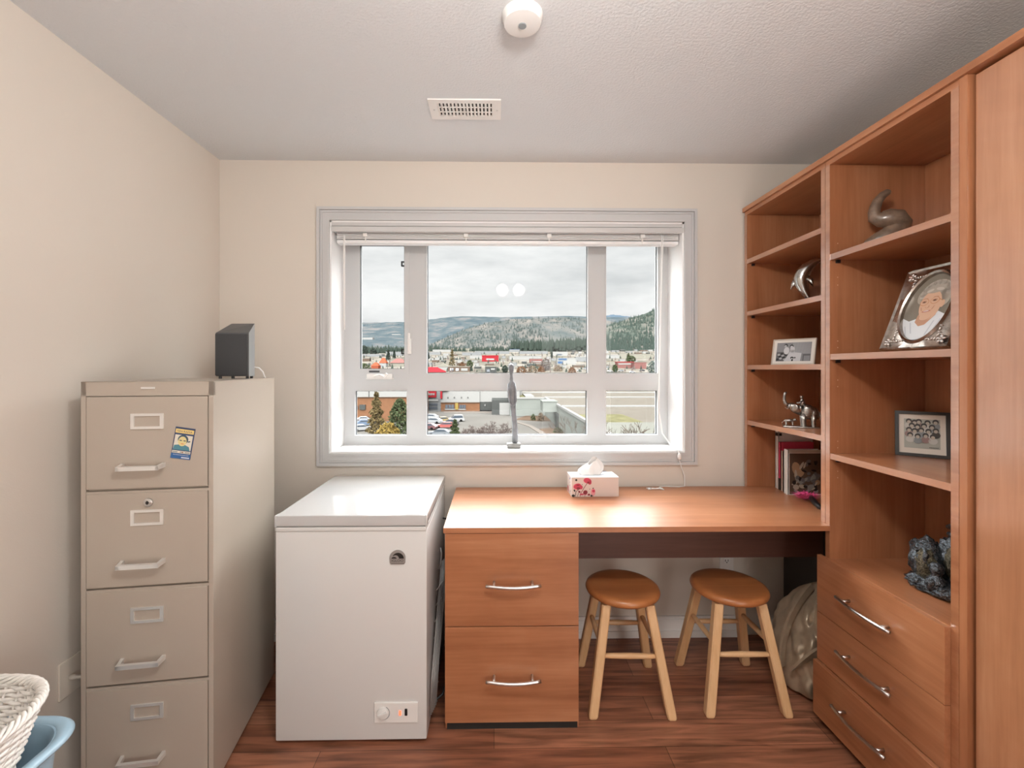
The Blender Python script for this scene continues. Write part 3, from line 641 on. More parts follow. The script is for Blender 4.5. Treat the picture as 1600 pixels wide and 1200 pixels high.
# ------------------------------------------------------------------ statue on the sill
M['stone'] = mat('grey_soapstone', (.21, .22, .24), .45, noise=.3, nscale=30)
sx_, sy_ = .105, 2.39
stt = thing('statuette', 'tall thin grey statuette of a standing figure on the window sill', 'statuette', (sx_, sy_, OZ0 + .008)); off = stt.location
z0 = OZ0 + .008
b = MB(off); b.box(sx_ - .037, sx_ + .037, sy_ - .026, sy_ + .026, z0, z0 + .026, .008, 3); b.build('plinth', mat('pale_grey_stone', (.24, .24, .23), .5, noise=.2), stt, 'auto')
b = MB(off)
b.tube([(sx_ + .006, sy_, z0 + .024), (sx_ + .007, sy_, z0 + .09), (sx_ + .006, sy_, z0 + .115), (sx_ - .002, sy_, z0 + .19), (sx_ - .008, sy_, z0 + .27), (sx_ - .011, sy_, z0 + .325), (sx_ - .012, sy_, z0 + .345), (sx_ - .013, sy_, z0 + .356), (sx_ - .013, sy_, z0 + .366), (sx_ - .013, sy_, z0 + .385), (sx_ - .014, sy_, z0 + .396), (sx_ - .013, sy_, z0 + .412), (sx_ - .014, sy_, z0 + .428), (sx_ - .015, sy_, z0 + .44), (sx_ - .016, sy_, z0 + .447)],
       [.0145, .0155, .0135, .0135, .0165, .0175, .0165, .0090, .0098, .0075, .0075, .0135, .0155, .0135, .006], 12, .85)
b.build('figure', M['stone'], stt, True)
for s_, y_ in ((-1, -.006), (1, -.008)):
    b = MB(off); b.tube([(sx_ - .012 + s_ * .015, sy_, z0 + .342), (sx_ - .010 + s_ * .0185, sy_ + y_, z0 + .30), (sx_ - .006 + s_ * .016, sy_ - .012, z0 + .245), (sx_ - .004 + s_ * .006, sy_ - .016, z0 + .225)], [.006, .006, .0055, .004], 8); b.build('arm', M['stone'], stt, True)
b = MB(off); b.tube([(sx_ - .03, sy_, z0 + .440), (sx_ - .016, sy_ + .003, z0 + .444), (sx_ + .001, sy_, z0 + .436)], [.004, .008, .004], 8); b.build('headdress', M['stone'], stt, True)

# ------------------------------------------------------------------ things on the shelves
def lean_frame(name, label, loc, rotz, W, Hh, lean, build):
    r = thing(name, label, 'picture frame', loc, R(rotz)); T = rotm(-lean, 'X'); build(r, T, W, Hh); return r
def shade_mat(n, c, r=.5): return mat(n, c, r)
grey = [shade_mat('photo_grey_%d' % i, (v, v * 1.02, v * 1.08), .25) for i, v in enumerate((.03, .12, .25, .42, .62))]
# wedding photo
def f_wed(r, T, W, Hh):
    h = W / 2
    b = MB(); b.T = T; b.ring((-h, h, 0, Hh), (-h + .005, h - .005, .005, Hh - .005), -.004, .006); b.build('frame_border', mat('thin_silver_border', (.62, .55, .48), .3, metal=.6), r)
    b = MB(); b.T = T; b.box(-h + .004, h - .004, 0, .004, .004, Hh - .004); b.build('mount', mat('cream_mount', (.80, .77, .72), .6), r)
    b = MB(); b.T = T; x0, x1, z0, z1 = -h + .018, h - .018, .017, Hh - .017
    def q(m, a, c, d, e, k): b.m = m; b.poly([(a, -.0006 - .0003 * k, d), (c, -.0006 - .0003 * k, d), (c, -.0006 - .0003 * k, e), (a, -.0006 - .0003 * k, e)])
    def d(m, x, z, rx, rz, k, rot=0): b.m = m; b.disc(x, z, rx, rz, -.0006 - .0003 * k, 16, rot)
    w_, hh = x1 - x0, z1 - z0
    q(2, x0, x1, z0, z1, 0)
    for k in range(16): q(3, x0 + w_ * (.48 + k * .032), x0 + w_ * (.494 + k * .032), z0 + hh * .4, z1, 1)
    q(1, x0, x0 + w_ * .34, z0, z0 + hh * .5, 1); q(1, x1 - w_ * .22, x1, z0, z0 + hh * .36, 1); q(2, x1 - w_ * .19, x1 - w_ * .02, z0, z0 + hh * .28, 2)
    for k in range(9): d(3 if k % 2 else 0, x0 + w_ * (.05 + .03 * k), z0 + hh * (.10 + .05 * ((k * 5) % 7)), .006, .005, 2)
    b.m = 4; yk = -.0015
    b.poly([(x0 + w_ * .24, yk, z0), (x0 + w_ * .72, yk, z0), (x0 + w_ * .74, yk, z0 + hh * .42), (x0 + w_ * .56, yk, z0 + hh * .46), (x0 + w_ * .50, yk, z0 + hh * .62), (x0 + w_ * .42, yk, z0 + hh * .60), (x0 + w_ * .36, yk, z0 + hh * .35)])
    d(4, x0 + w_ * .30, z0 + hh * .56, .012, .018, 3); d(4, x0 + w_ * .47, z0 + hh * .60, .010, .018, 3)
    d(0, x0 + w_ * .27, z0 + hh * .84, .0075, .0085, 4); d(3, x0 + w_ * .262, z0 + hh * .80, .0055, .0065, 5)
    d(0, x0 + w_ * .44, z0 + hh * .79, .0075, .0085, 4); d(4, x0 + w_ * .442, z0 + hh * .75, .0055, .0065, 5)
    d(0, x0 + w_ * .48, z0 + hh * .17, .007, .006, 4); d(3, x0 + w_ * .48, z0 + hh * .13, .004, .004, 5); d(0, x0 + w_ * .49, z0 + hh * .06, .004, .006, 4); d(1, x0 + w_ * .56, z0 + hh * .18, .004, .004, 4)
    b.build('photograph', grey, r, 'flat')
    b = MB(); b.T = T; b.box(-h + .002, h - .002, .006, .010, .002, Hh - .002); b.build('back_board', M['black'], r)
lean_frame('picture_frame', 'silver framed black and white photo of two figures in white on the hutch shelf', (1.378, 2.050, HS[2] + .0112), -55, .180, .124, R(14), f_wed)

# ornate portrait frame
M['orn'] = mat('tarnished_silver', (.42, .37, .33), .24, metal=1, noise=.25, nscale=60)
M['orn2'] = mat('bright_silver', (.78, .76, .74), .25, metal=1)
def f_orn(r, T, W, Hh):
    h = W / 2; zc = Hh / 2; a_, c_ = .080, .118
    b = MB(); b.T = T; n = 64
    def outer(k):
        a = 2 * math.pi * k / n; ca, sa = math.cos(a), math.sin(a); t_ = min(h / max(abs(ca), 1e-6), zc / max(abs(sa), 1e-6)); return (ca * t_, zc + sa * t_)
    inner = lambda k, s=1: (a_ * s * math.cos(2 * math.pi * k / n), zc + c_ * s * math.sin(2 * math.pi * k / n))
    rings = [[(x, .012, z) for x, z in (outer(k) for k in range(n))], [(x, -.002, z) for x, z in (outer(k) for k in range(n))], [(x * .975, -.008, zc + (z - zc) * .98) for x, z in (outer(k) for k in range(n))],
             [(x * .92, -.004, zc + (z - zc) * .935) for x, z in (outer(k) for k in range(n))], [(x, -.006, z) for x, z in (inner(k, 1.10) for k in range(n))], [(x, -.014, z) for x, z in (inner(k, 1.05) for k in range(n))], [(x, -.010, z) for x, z in (inner(k, 1.0) for k in range(n))], [(x, .002, z) for x, z in (inner(k, .985) for k in range(n))]]
    V_ = [p for rg in rings for p in rg]
    b.add(V_, [(i * n + k, i * n + (k + 1) % n, (i + 1) * n + (k + 1) % n, (i + 1) * n + k) for i in range(len(rings) - 1) for k in range(n)])
    b.build('frame_border', M['orn'], r, 'auto')
    rnd = random.Random(3)
    for sx in (-1, 1):
        for sz in (-1, 1):
            b = MB(); b.T = T; cx, cz = sx * (h - .028), zc + sz * (zc - .030)
            for k in range(5):
                a = 2 * math.pi * k / 5 + .3; b.ell((cx + .009 * math.cos(a), -.008, cz + .009 * math.sin(a)), (.0065, .004, .0045), 8, 5, rotm(-a, 'Y'))
            b.ell((cx, -.010, cz), (.004, .004, .004), 8, 5)
            for k in range(9):
                t_ = rnd.random(); q = (cx - sx * (.004 + .012 * (k % 2)), cz - sz * (.014 + .012 * (k // 2) * .9)) if k % 2 else (cx - sx * (.014 + .011 * (k // 2) * .8), cz - sz * .003)
                b.ell((q[0], -.007, q[1]), (.0060, .003, .0026), 8, 5, rotm(t_ * 3, 'Y'))
            b.build('flower_relief', M['orn2'], r, True)
    pm = [mat('portrait_backdrop', (.20, .18, .145), .3), mat('portrait_hair', (.42, .38, .32), .3), mat('portrait_skin', (.66, .43, .30), .3), mat('portrait_skin_deep', (.52, .29, .19), .3), mat('portrait_blouse', (.70, .73, .76), .3), mat('portrait_glasses', (.55, .25, .12), .3), mat('portrait_dark', (.12, .06, .04), .3), mat('portrait_lip', (.50, .16, .12), .3), mat('portrait_blouse_fold', (.52, .55, .60), .3), mat('portrait_hair_light', (.56, .52, .46), .3)]
    b = MB(); b.T = T
    def d(m, x, z, rx, rz, k, rot=0, n_=22): b.m = m; b.disc(x, z, rx, rz, .0005 - .0003 * k, n_, rot)
    d(0, 0, zc, a_ * .99, c_ * .99, 0, 0, 48)
    # blouse clipped to the oval
    P = []
    for k in range(25):
        a = R(196 + 148 * k / 24); P.append((a_ * .985 * math.cos(a), .0002, zc + c_ * .985 * math.sin(a)))
    b.m = 4; b.poly(P + [(.062, .0002, zc - .030), (.040, .0002, zc - .018), (-.015, .0002, zc - .035), (-.05, .0002, zc - .045)])
    b.m = 8
    for (x0, z0_, x1, z1_) in ((-.060, -.062, -.045, -.100), (-.045, -.05, -.03, -.09), (.035, -.05, .02, -.10), (.055, -.045, .04, -.088)): b.poly([(x0, -.0002, zc + z0_), (x0 + .004, -.0002, zc + z0_), (x1 + .005, -.0002, zc + z1_), (x1, -.0002, zc + z1_)])
    b.m = 3; b.poly([(-.024, -.0002, zc - .025), (.030, -.0002, zc - .010), (.036, -.0002, zc - .030), (.010, -.0002, zc - .062), (-.010, -.0002, zc - .066), (-.028, -.0002, zc - .050)])
    d(1, .010, zc + .046, .050, .046, 3, -.1); d(1, .046, zc + .030, .020, .032, 3); d(1, -.030, zc + .040, .018, .026, 3)
    for k in range(26):
        a = R(-10 + 200 * k / 25); d(9 if k % 3 else 1, .010 + .043 * math.cos(a), zc + .046 + .040 * math.sin(a), .009, .006, 4, a)
    d(2, .006, zc + .006, .036, .053, 5, .15); d(3, .004, zc - .036, .020, .012, 6, .15); d(2, .004, zc - .034, .020, .012, 7, .15)
    d(1, .008, zc + .062, .036, .014, 7, .05); d(9, -.010, zc + .058, .012, .005, 8, .3); d(9, .022, zc + .060, .014, .005, 8, -.2)
    d(2, .046, zc + .006, .007, .013, 6)
    for ex, ez in ((-.016, .018), (.018, .021)):
        d(5, ex, zc + ez, .0150, .0125, 8); d(2, ex, zc + ez, .0132, .0108, 9); d(3, ex, zc + ez + .001, .009, .005, 10); d(6, ex, zc + ez, .0052, .0024, 11); d(3, ex, zc + ez + .0125, .009, .002, 9)
    b.m = 5; b.poly([(.032, -.003, zc + .022), (.046, -.003, zc + .016), (.046, -.003, zc + .018), (.032, -.003, zc + .025)])
    d(3, -.001, zc + .001, .0075, .0055, 8); d(2, -.002, zc + .004, .0055, .0075, 9)
    d(7, .001, zc - .0155, .0150, .0030, 9, .1); d(4, .001, zc - .0148, .010, .0014, 10, .1); d(3, -.019, zc - .006, .002, .008, 8, .4); d(3, .020, zc - .004, .002, .008, 8, -.4)
    b.build('portrait', pm, r, 'flat')
    b = MB(); b.T = T; b.box(-h + .006, h - .006, .010, .016, .006, Hh - .006); b.build('back_board', M['black'], r)
lean_frame('picture_frame', 'ornate silver frame with an oval portrait of a person in glasses and white blouse', (1.358, 1.435, BS[1] + .0112 + .004), -90, .240, .300, R(21), f_orn)

# class picture
def f_cls(r, T, W, Hh):
    h = W / 2
    b = MB(); b.T = T; b.ring((-h, h, 0, Hh), (-h + .011, h - .011, .011, Hh - .011), -.008, .008); b.build('frame_border', mat('graphite_border', (.055, .058, .058), .35, metal=.3), r)
    b = MB(); b.T = T; b.box(-h + .009, h - .009, 0, .005, .009, Hh - .009); b.build('mount', mat('ivory_mount', (.76, .70, .62), .6), r)
    pm = [mat('class_paper', (.42, .43, .38), .4), mat('class_hair', (.045, .045, .042), .4), mat('class_face', (.50, .45, .38), .4), mat('class_shirt_pale', (.56, .56, .52), .4), mat('class_shirt_mauve', (.30, .20, .19), .4), mat('class_shirt_grey', (.26, .29, .30), .4)]
    b = MB(); b.T = T; x0, x1, z0, z1 = -h + .026, h - .026, .030, Hh - .028; w_, hh = x1 - x0, z1 - z0
    b.m = 0; b.poly([(x0, -.0005, z0), (x1, -.0005, z0), (x1, -.0005, z1), (x0, -.0005, z1)])
    def d(m, x, z, rx, rz, k): b.m = m; b.disc(x, z, rx, rz, -.0008 - .0003 * k, 12)
    rows = [(.92, (.14, .30, .42, .66, .88)), (.78, (.22, .38, .56, .78)), (.63, (.14, .30, .48, .68, .88)), (.45, (.17, .38, .60, .80))]
    kk = 0
    for ri, (vz, us) in enumerate(rows):
        for i, u in enumerate(us):
            x, z = x0 + w_ * u, z0 + hh * (vz - .03 * (i % 2)); s = .0085
            d((3, 5, 4, 3, 5, 3, 1)[kk % 7], x, z - .0165, .0125, .012, ri * 4); d(1, x, z, s, s * 1.1, ri * 4 + 1); d(2, x, z - .0035, s * .66, s * .72, ri * 4 + 2); kk += 1
    b.m = 1
    for k in range(6): b.poly([(x1 - .03 + k * .0042, -.006, z0 + .004), (x1 - .0275 + k * .0042, -.006, z0 + .004), (x1 - .0265 + k * .0042, -.006, z0 + .0075), (x1 - .029 + k * .0042, -.006, z0 + .0065)])
    b.build('drawing', pm, r, 'flat')
    b = MB(); b.T = T; b.box(-h + .004, h - .004, .008, .012, .004, Hh - .004); b.build('back_board', M['black'], r)
lean_frame('picture_frame', 'dark grey framed drawing of a crowd of children on the third bookcase shelf', (1.577, 1.625, BS[2] + .0112), -39, .150, .166, R(7), f_cls)

# brown carving on the top shelf of the bookcase
M['brown'] = mat('brown_soapstone', (.17, .115, .080), .28, noise=.35, nscale=45, coat=.25)
def along(loc, d_): return Vector(loc)
ox, oy, oz = 1.44, 1.625, BS[0] + .0112
o_ = thing('stone_carving', 'brown polished stone carving with a curled upright tail on the top bookcase shelf', 'carving', (ox, oy, oz), R(-25))
b = MB(); b.tube([(-.062, 0, .012), (-.050, 0, .022), (-.025, -.004, .036), (.005, -.004, .050), (.030, 0, .070), (.040, .004, .095)], [.010, .020, .026, .030, .034, .034], 14); b.ell((.030, .0, .032), (.036, .032, .034), 16, 10); b.build('body', M['brown'], o_, True)
b = MB(); b.tube([(.045, .002, .060), (.044, .0, .085), (.030, -.004, .105), (.005, -.006, .112), (-.018, -.004, .112), (-.032, 0, .122), (-.034, 0, .140), (-.030, 0, .160), (-.022, 0, .182), (-.008, 0, .200), (.008, 0, .210), (.014, 0, .212)], [.026, .034, .037, .034, .028, .022, .019, .0175, .016, .014, .012, .006], 14); b.build('curled_tail', M['brown'], o_, True)

# metal dolphin
M['pew'] = mat('polished_pewter', (.50, .49, .47), .2, metal=1)
M['pewd'] = mat('aged_pewter', (.40, .39, .37), .3, metal=1, noise=.35, nscale=120)
ox, oy, oz = 1.395, 1.99, HS[1] + .0112
o_ = thing('dolphin_figurine', 'polished metal dolphin balanced on its tail on the hutch shelf', 'figurine', (ox, oy, oz), R(-35))
b = MB(); b.lathe([(0, 0), (.036, 0), (.036, .008), (.030, .012), (0, .012)], (0, 0, 0), 24, sy=.7); b.build('plinth', M['black'], o_, 'auto')
b = MB(); b.tube([(.020, 0, .010), (.012, 0, .030), (-.002, 0, .060), (-.012, 0, .090), (-.014, 0, .115), (-.006, 0, .140), (.010, 0, .162), (.028, 0, .178), (.042, 0, .186), (.058, 0, .192), (.066, 0, .194)], [.007, .012, .020, .027, .030, .029, .025, .019, .012, .008, .003], 16, .9); b.build('body', M['pew'], o_, True)
b = MB(); b.tube([(-.030, 0, .112), (-.044, 0, .092), (-.052, 0, .070)], [.014, .008, .001], 8, .3, (1, 0, 0)); b.build('dorsal_fin', M['pew'], o_, True)
for s_ in (-1, 1): b = MB(); b.tube([(.004, s_ * .012, .122), (.024, s_ * .020, .100), (.032, s_ * .024, .076)], [.012, .009, .001], 8, .3, (1, 0, 0)); b.build('flipper', M['pew'], o_, True)
b = MB(); b.tube([(-.006, -.02, .016), (.018, 0, .018), (.006, .022, .016)], [.002, .009, .002], 8, .4); b.build('tail_fluke', M['pew'], o_, True)

# pewter elephant with rider
ox, oy, oz = 1.375, 1.985, HS[3] + .0112
o_ = thing('elephant_figurine', 'pewter elephant figurine with raised trunk, rider and prowling tiger on the hutch shelf', 'figurine', (ox, oy, oz), R(-30))
b = MB(); b.box(-.070, .066, -.030, .030, 0, .006, .003); b.build('base', M['pewd'], o_, 'auto')
b = MB()
b.ell((.028, 0, .068), (.036, .026, .031), 18, 12); b.ell((.044, 0, .062), (.024, .025, .031), 16, 10)
b.tube([(.0, 0, .074), (-.020, 0, .082), (-.032, 0, .090)], [.022, .020, .016], 12); b.ell((-.034, 0, .092), (.018, .015, .017), 14, 9)
for x, y in ((.010, -.015), (.008, .015), (.046, -.015), (.048, .015)): b.tube([(x, y, .060), (x - .002, y, .030), (x, y, .010), (x, y, .004)], [.013, .0095, .009, .011], 10)
b.tube([(-.046, 0, .096), (-.060, 0, .106), (-.064, 0, .122), (-.063, 0, .140), (-.060, 0, .152), (-.054, 0, .156)], [.009, .007, .006, .005, .0055, .003], 10)
b.tube([(.066, 0, .072), (.072, 0, .050), (.071, 0, .034)], [.004, .0025, .003], 8)
b.build('elephant', M['pewd'], o_, True)
for s_ in (-1, 1):
    b = MB(); b.tube([(-.042, s_ * .009, .086), (-.052, s_ * .011, .082), (-.060, s_ * .010, .086)], [.003, .0022, .0006], 8); b.build('tusk', M['pew'], o_, True)
    b = MB(); b.ell((-.024, s_ * .019, .088), (.013, .003, .016), 12, 8, rotm(s_ * .4, 'Z')); b.build('ear', M['pewd'], o_, True)
b = MB(); b.ell((.022, 0, .092), (.020, .024, .012), 14, 8); b.box(.008, .036, -.027, .027, .052, .092, .006); b.build('saddle', M['pewd'], o_, 'auto')
b = MB(); b.tube([(.006, 0, .096), (.006, 0, .112), (.004, 0, .122), (.003, 0, .128)], [.011, .0095, .007, .004], 10); b.ell((.002, 0, .134), (.006, .006, .007), 12, 8)
for s_ in (-1, 1): b.tube([(.005, s_ * .009, .119), (-.006, s_ * .012, .110), (-.016, s_ * .008, .108)], [.0035, .003, .0025], 8); b.tube([(.006, s_ * .008, .098), (-.004, s_ * .018, .094), (-.002, s_ * .022, .080)], [.005, .004, .003], 8)
b.ell((.002, 0, .139), (.0068, .0068, .0035), 12, 6); b.build('rider', M['pewd'], o_, True)
b = MB(); b.tube([(-.030, -.018, .028), (-.046, -.018, .030), (-.060, -.018, .028), (-.066, -.018, .024)], [.006, .0075, .0065, .003], 10)
for x, y in ((-.034, -.021), (-.034, -.014), (-.058, -.021), (-.060, -.014)): b.tube([(x, y, .026), (x + .002, y, .012), (x - .001, y, .004)], [.0035, .0025, .003], 8)
b.ell((-.024, -.018, .034), (.007, .006, .006), 10, 7); b.tube([(-.066, -.018, .026), (-.073, -.018, .020), (-.072, -.018, .012)], [.002, .0018, .001], 6); b.build('tiger', M['pewd'], o_, True)

# textured group sculpture on the bookcase floor
M['scl'] = mat('black_bronze_glaze', (.085, .095, .105), .22, metal=.75, noise=.85, nscale=160, bump=1.0, bscale=240)
M['scg'] = mat('gold_flecked_glaze', (.10, .085, .055), .3, metal=.7, noise=.8, nscale=220, bump=1.0, bscale=320)
ox, oy, oz = 1.478, 1.430, .6492
o_ = thing('group_sculpture', 'rough dark glittering sculpture of huddled figures on the floor of the bookcase bay', 'sculpture', (ox, oy, oz), R(-62)); o_.scale = (1.14, 1.14, 1.12)
def blob(b, c, r, s, amp=.18):
    bm = bmesh.new(); bmesh.ops.create_icosphere(bm, subdivisions=4, radius=1); rn = random.Random(s)
    W_ = [(Vector((rn.uniform(-1, 1), rn.uniform(-1, 1), rn.uniform(-1, 1))).normalized(), rn.uniform(4, 24), rn.uniform(0, 6)) for _ in range(16)]
    for v in bm.verts:
        k = 1 + amp * sum(math.sin(v.co.dot(d_) * f_ + p_) for d_, f_, p_ in W_) / 5
        v.co = Vector((v.co.x * r[0] * k + c[0], v.co.y * r[1] * k + c[1], max(.0005, v.co.z * r[2] * k + c[2])))
    b.frombm(bm)
b = MB(); blob(b, (0, 0, .018), (.088, .070, .022), 1, .15); blob(b, (-.055, -.03, .022), (.03, .03, .02), 11); blob(b, (.01, -.055, .018), (.035, .025, .02), 12); b.build('base', M['scl'], o_, True)
b = MB(); blob(b, (-.045, .0, .075), (.043, .044, .066), 2, .16); b.lathe([(.034, .105), (.030, .122), (.018, .138), (.006, .146), (.0, .147)], (-.048, 0, 0), 20); b.build('cloaked_figure', M['scl'], o_, True)
b = MB(); blob(b, (-.040, -.030, .070), (.027, .020, .048), 22, .10); b.build('shawl', M['scg'], o_, True)
b = MB(); blob(b, (.020, .012, .095), (.050, .044, .078), 3, .16); b.ell((.024, .005, .186), (.024, .023, .020), 18, 12); b.tube([(.0, -.008, .176), (.022, -.020, .170), (.045, -.008, .178)], [.006, .009, .006], 10); b.tube([(-.004, .0, .192), (.020, -.012, .204), (.045, .0, .198)], [.006, .012, .007], 10); b.build('hooded_figure', M['scl'], o_, True)
b = MB(); blob(b, (.030, -.024, .100), (.034, .022, .055), 33, .10); b.build('shawl', M['scg'], o_, True)
for k, (x, y, s) in enumerate(((-.012, -.052, 1), (.044, -.046, 1.1), (.070, -.02, .9))):
    b = MB(); b.lathe([(0, .012), (.020 * s, .014), (.025 * s, .030), (.022 * s, .048), (.013 * s, .056), (.011 * s, .062), (.016 * s, .070), (.017 * s, .084 * s), (.010 * s, .094 * s), (0, .096 * s)], (x, y, 0), 20); b.ell((x - .004, y - .022 * s, .040), (.008, .006, .014), 10, 7); b.ell((x + .006, y - .012 * s, .080), (.006, .005, .005), 10, 7); b.build('small_figure', M['scl'], o_, True)

# ------------------------------------------------------------------ books on the desk end
DT = .7762
def book(name, label, cover_mats, x0, x1, y0, y1, h, lean=0, cat='book', spine=None, extra=None):
    r = thing(name, label, cat, (x0, y1, DT)); r.rotation_euler = (lean, 0, 0); W = x1 - x0; t_ = y1 - y0
    b = MB(); b.box(0, W, -t_, -t_ + .0025, 0, h); b.box(0, W, -.0025, 0, 0, h); b.box(0, .0025, -t_, 0, 0, h); b.build('cover', cover_mats, r)
    b = MB(); b.box(.0025, W - .004, -t_ + .0026, -.0026, .003, h - .004); b.build('pages', M['paper'], r)
    if extra: extra(r, W, t_, h)
    return r
M['coverw'] = mat('white_book_cover', (.74, .72, .70), .35); M['coverp'] = mat('pink_cover', (.62, .06, .13), .4); M['coverk'] = mat('black_cover', (.03, .028, .027), .35); M['covert'] = mat('taupe_cover', (.50, .38, .32), .45)
def photo_cover(r, W, t_, h):
    rn = random.Random(5)
    pm = [mat('cover_brown', (.10, .068, .048), .25), mat('cover_tan', (.34, .22, .13), .25), mat('cover_slate', (.13, .13, .125), .25), mat('cover_pale', (.42, .36, .28), .25), mat('cover_black', (.025, .02, .018), .25), mat('cover_band', (.46, .42, .36), .25), mat('cover_grey', (.24, .24, .22), .25)]
    b = MB(); b.m = 0; y = -t_ - .0004
    b.poly([(.006, y, .003), (W - .001, y, .003), (W - .001, y, h - .016), (.006, y, h - .016)]); b.m = 5; b.poly([(.0, y, h - .014), (W, y, h - .014), (W, y, h - .001), (.0, y, h - .001)])
    k = 1
    for m, u, v, ru, rv, ro in [(1, .22, .62, .16, .20, .3), (3, .38, .70, .05, .12, -.5), (3, .48, .71, .04, .10, -.4), (1, .30, .50, .20, .10, .5), (4, .45, .57, .10, .03, -.4), (3, .2, .47, .05, .16, .1)] + [((2, 6, 4, 2, 3, 6)[i % 6], rn.uniform(.12, .88), rn.uniform(.08, .48), rn.uniform(.05, .13), rn.uniform(.03, .08), rn.uniform(-1, 1)) for i in range(34)] + [((4, 0, 2)[i % 3], rn.uniform(.5, .9), rn.uniform(.5, .86), rn.uniform(.04, .10), rn.uniform(.03, .07), rn.uniform(-1, 1)) for i in range(12)] + [(1, .85, .30, .09, .07, .5), (3, .80, .27, .03, .07, -.6)]:
        b.m = m; b.disc(.006 + (W - .012) * u, h * v * .93, W * ru * .8, h * rv * .8, y - .00012 * k, 12, ro); k += 1
    b.build('cover_picture', pm, r, 'flat')
book('book', 'thick white-spined book with a brown photo cover standing at the front of the row', M['coverw'], 1.405, 1.572, 2.118, 2.150, .214, 0, extra=photo_cover)
book('book', 'slim black book with a pale edge just behind the photo-covered book', M['coverk'], 1.415, 1.555, 2.156, 2.172, .200, R(0))
book('notebook', 'taupe-spined slim notebook between the black book and the pink folder', M['covert'], 1.418, 1.565, 2.176, 2.192, .198, R(0), cat='notebook')
def blackfoot(r, W, t_, h):
    b = MB(); b.box(-.0006, W * .9, -t_ - .0008, .0006, 0, .058); b.build('dark_lower_band', M['coverk'], r)
book('folder', 'bright pink folder with a black lower band standing in the row of books', M['coverp'], 1.420, 1.585, 2.197, 2.215, .238, R(0), cat='folder', extra=blackfoot)
def hole(r, W, t_, h):
    b = MB(); b.box(-.0010, .004, -t_ * .85 - .0006, -t_ * .15, h - .036, h - .020); b.box(.003, .016, -t_ - .0010, -t_ + .001, h - .034, h - .021); b.build('spine_mark', M['black'], r)
book('binder', 'tall white binder at the back of the row of books beside the wall', M['coverw'], 1.426, 1.60, 2.223, 2.250, .300, R(0), cat='binder', extra=hole)

# feather pen
M['pink'] = mat('hot_pink_feather', (.93, .06, .33), .8, sheen=.3)
o_ = thing('feather_pen', 'black pen with a fluffy hot pink feather end lying on the desk by the books', 'pen', (1.40, 1.97, DT))
b = MB((1.40, 1.97, DT)); b.tube([(1.452, 2.035, DT + .018), (1.435, 2.0, DT + .016), (1.41, 1.945, DT + .013), (1.392, 1.895, DT + .011), (1.388, 1.884, DT + .010)], [.008, .011, .0125, .0110, .006], 12); b.build('handle', M['black'], o_, True)
b = MB((1.40, 1.97, DT)); rn = random.Random(4)
for k in range(800):
    a = rn.uniform(0, 2 * math.pi); el = rn.uniform(-.05, .95); l = rn.uniform(.02, .045)
    c = Vector((1.430 + rn.uniform(-.030, .034), 2.030 + rn.uniform(-.022, .022), DT + .010 + rn.uniform(0, .014)))
    d_ = Vector((math.cos(a) * 1.5, math.sin(a), el * .7)).normalized() * l; t_ = Vector((-math.sin(a), math.cos(a), 0)) * .0019
    e_ = c + d_; e_.z = max(e_.z, DT + .001); b.add([c - t_, c + t_, e_], [(0, 1, 2)])
b.build('feather_tuft', M['pink'], o_, 'flat')

# ------------------------------------------------------------------ bag under the desk
M['bag'] = mat('champagne_metallic_leather', (.44, .345, .245), .32, metal=.30, noise=.14, nscale=18)
gx, gy = 1.365, 1.955
o_ = thing('handbag', 'slouchy champagne metallic bag on the floor between the stool and the drawers', 'bag', (gx, gy, 0))
def bagmesh(hgt, rx, ry, zc0, seed, shift=(0, 0), amp=.10):
    nu, nv = 120, 64; vs_ = []; rn = random.Random(seed)
    W_ = [(rn.randint(2, 11), rn.uniform(-14, 14), rn.uniform(0, 6)) for _ in range(8)]
    for j in range(nv + 1):
        v = j / nv
        pr = (.84 + .62 * v - 1.08 * v * v) * (1 if v < .82 else max(.02, max(0, math.cos((v - .82) / .18 * math.pi / 2)) ** .6)) if v > .04 else .84 * (.55 + .45 * v / .04)
        for i in range(nu):
            a = 2 * math.pi * i / nu
            fold = sum(abs(math.sin(a * f_ / 2 + v * p_ + q_)) - .6 for f_, p_, q_ in W_) / 4
            k = pr * (1 + amp * fold * (.35 + 1.2 * v * (1.3 - v)))
            ca, sa = math.cos(a), math.sin(a); e_ = .75
            x = rx * k * math.copysign(abs(ca) ** e_, ca); y = ry * k * math.copysign(abs(sa) ** e_, sa)
            vs_.append((x + shift[0] * v * v, y + shift[1] * v * v, zc0 + hgt * v + .012 * math.sin(a * 3 + seed) * v))
    fs = [(j * nu + i, j * nu + (i + 1) % nu, (j + 1) * nu + (i + 1) % nu, (j + 1) * nu + i) for j in range(nv) for i in range(nu)] + [list(range(nu))[::-1], [nv * nu + i for i in range(nu)]]
    b = MB(); b.add(vs_, fs); return b
bagmesh(.40, .118, .165, .0, 6, (.125, .06), .36).build('bag_body', M['bag'], o_, True)
b = MB()
def strap(b, pts, w_, th_):
    n = len(pts); vs_ = []
    for i, p in enumerate(pts):
        p = Vector(p); t_ = (Vector(pts[min(i + 1, n - 1)]) - Vector(pts[max(i - 1, 0)])).normalized(); s_ = t_.cross(Vector((.5, -.85, .2))).normalized(); u = s_.cross(t_)
        for a, c in ((-1, -1), (1, -1), (1, 1), (-1, 1)): vs_.append(p + s_ * a * w_ + u * c * th_)
    b.add(vs_, [(i * 4 + k, i * 4 + (k + 1) % 4, i * 4 + 4 + (k + 1) % 4, i * 4 + 4 + k) for i in range(n - 1) for k in range(4)] + [(3, 2, 1, 0), tuple(4 * n - 4 + k for k in range(4))])
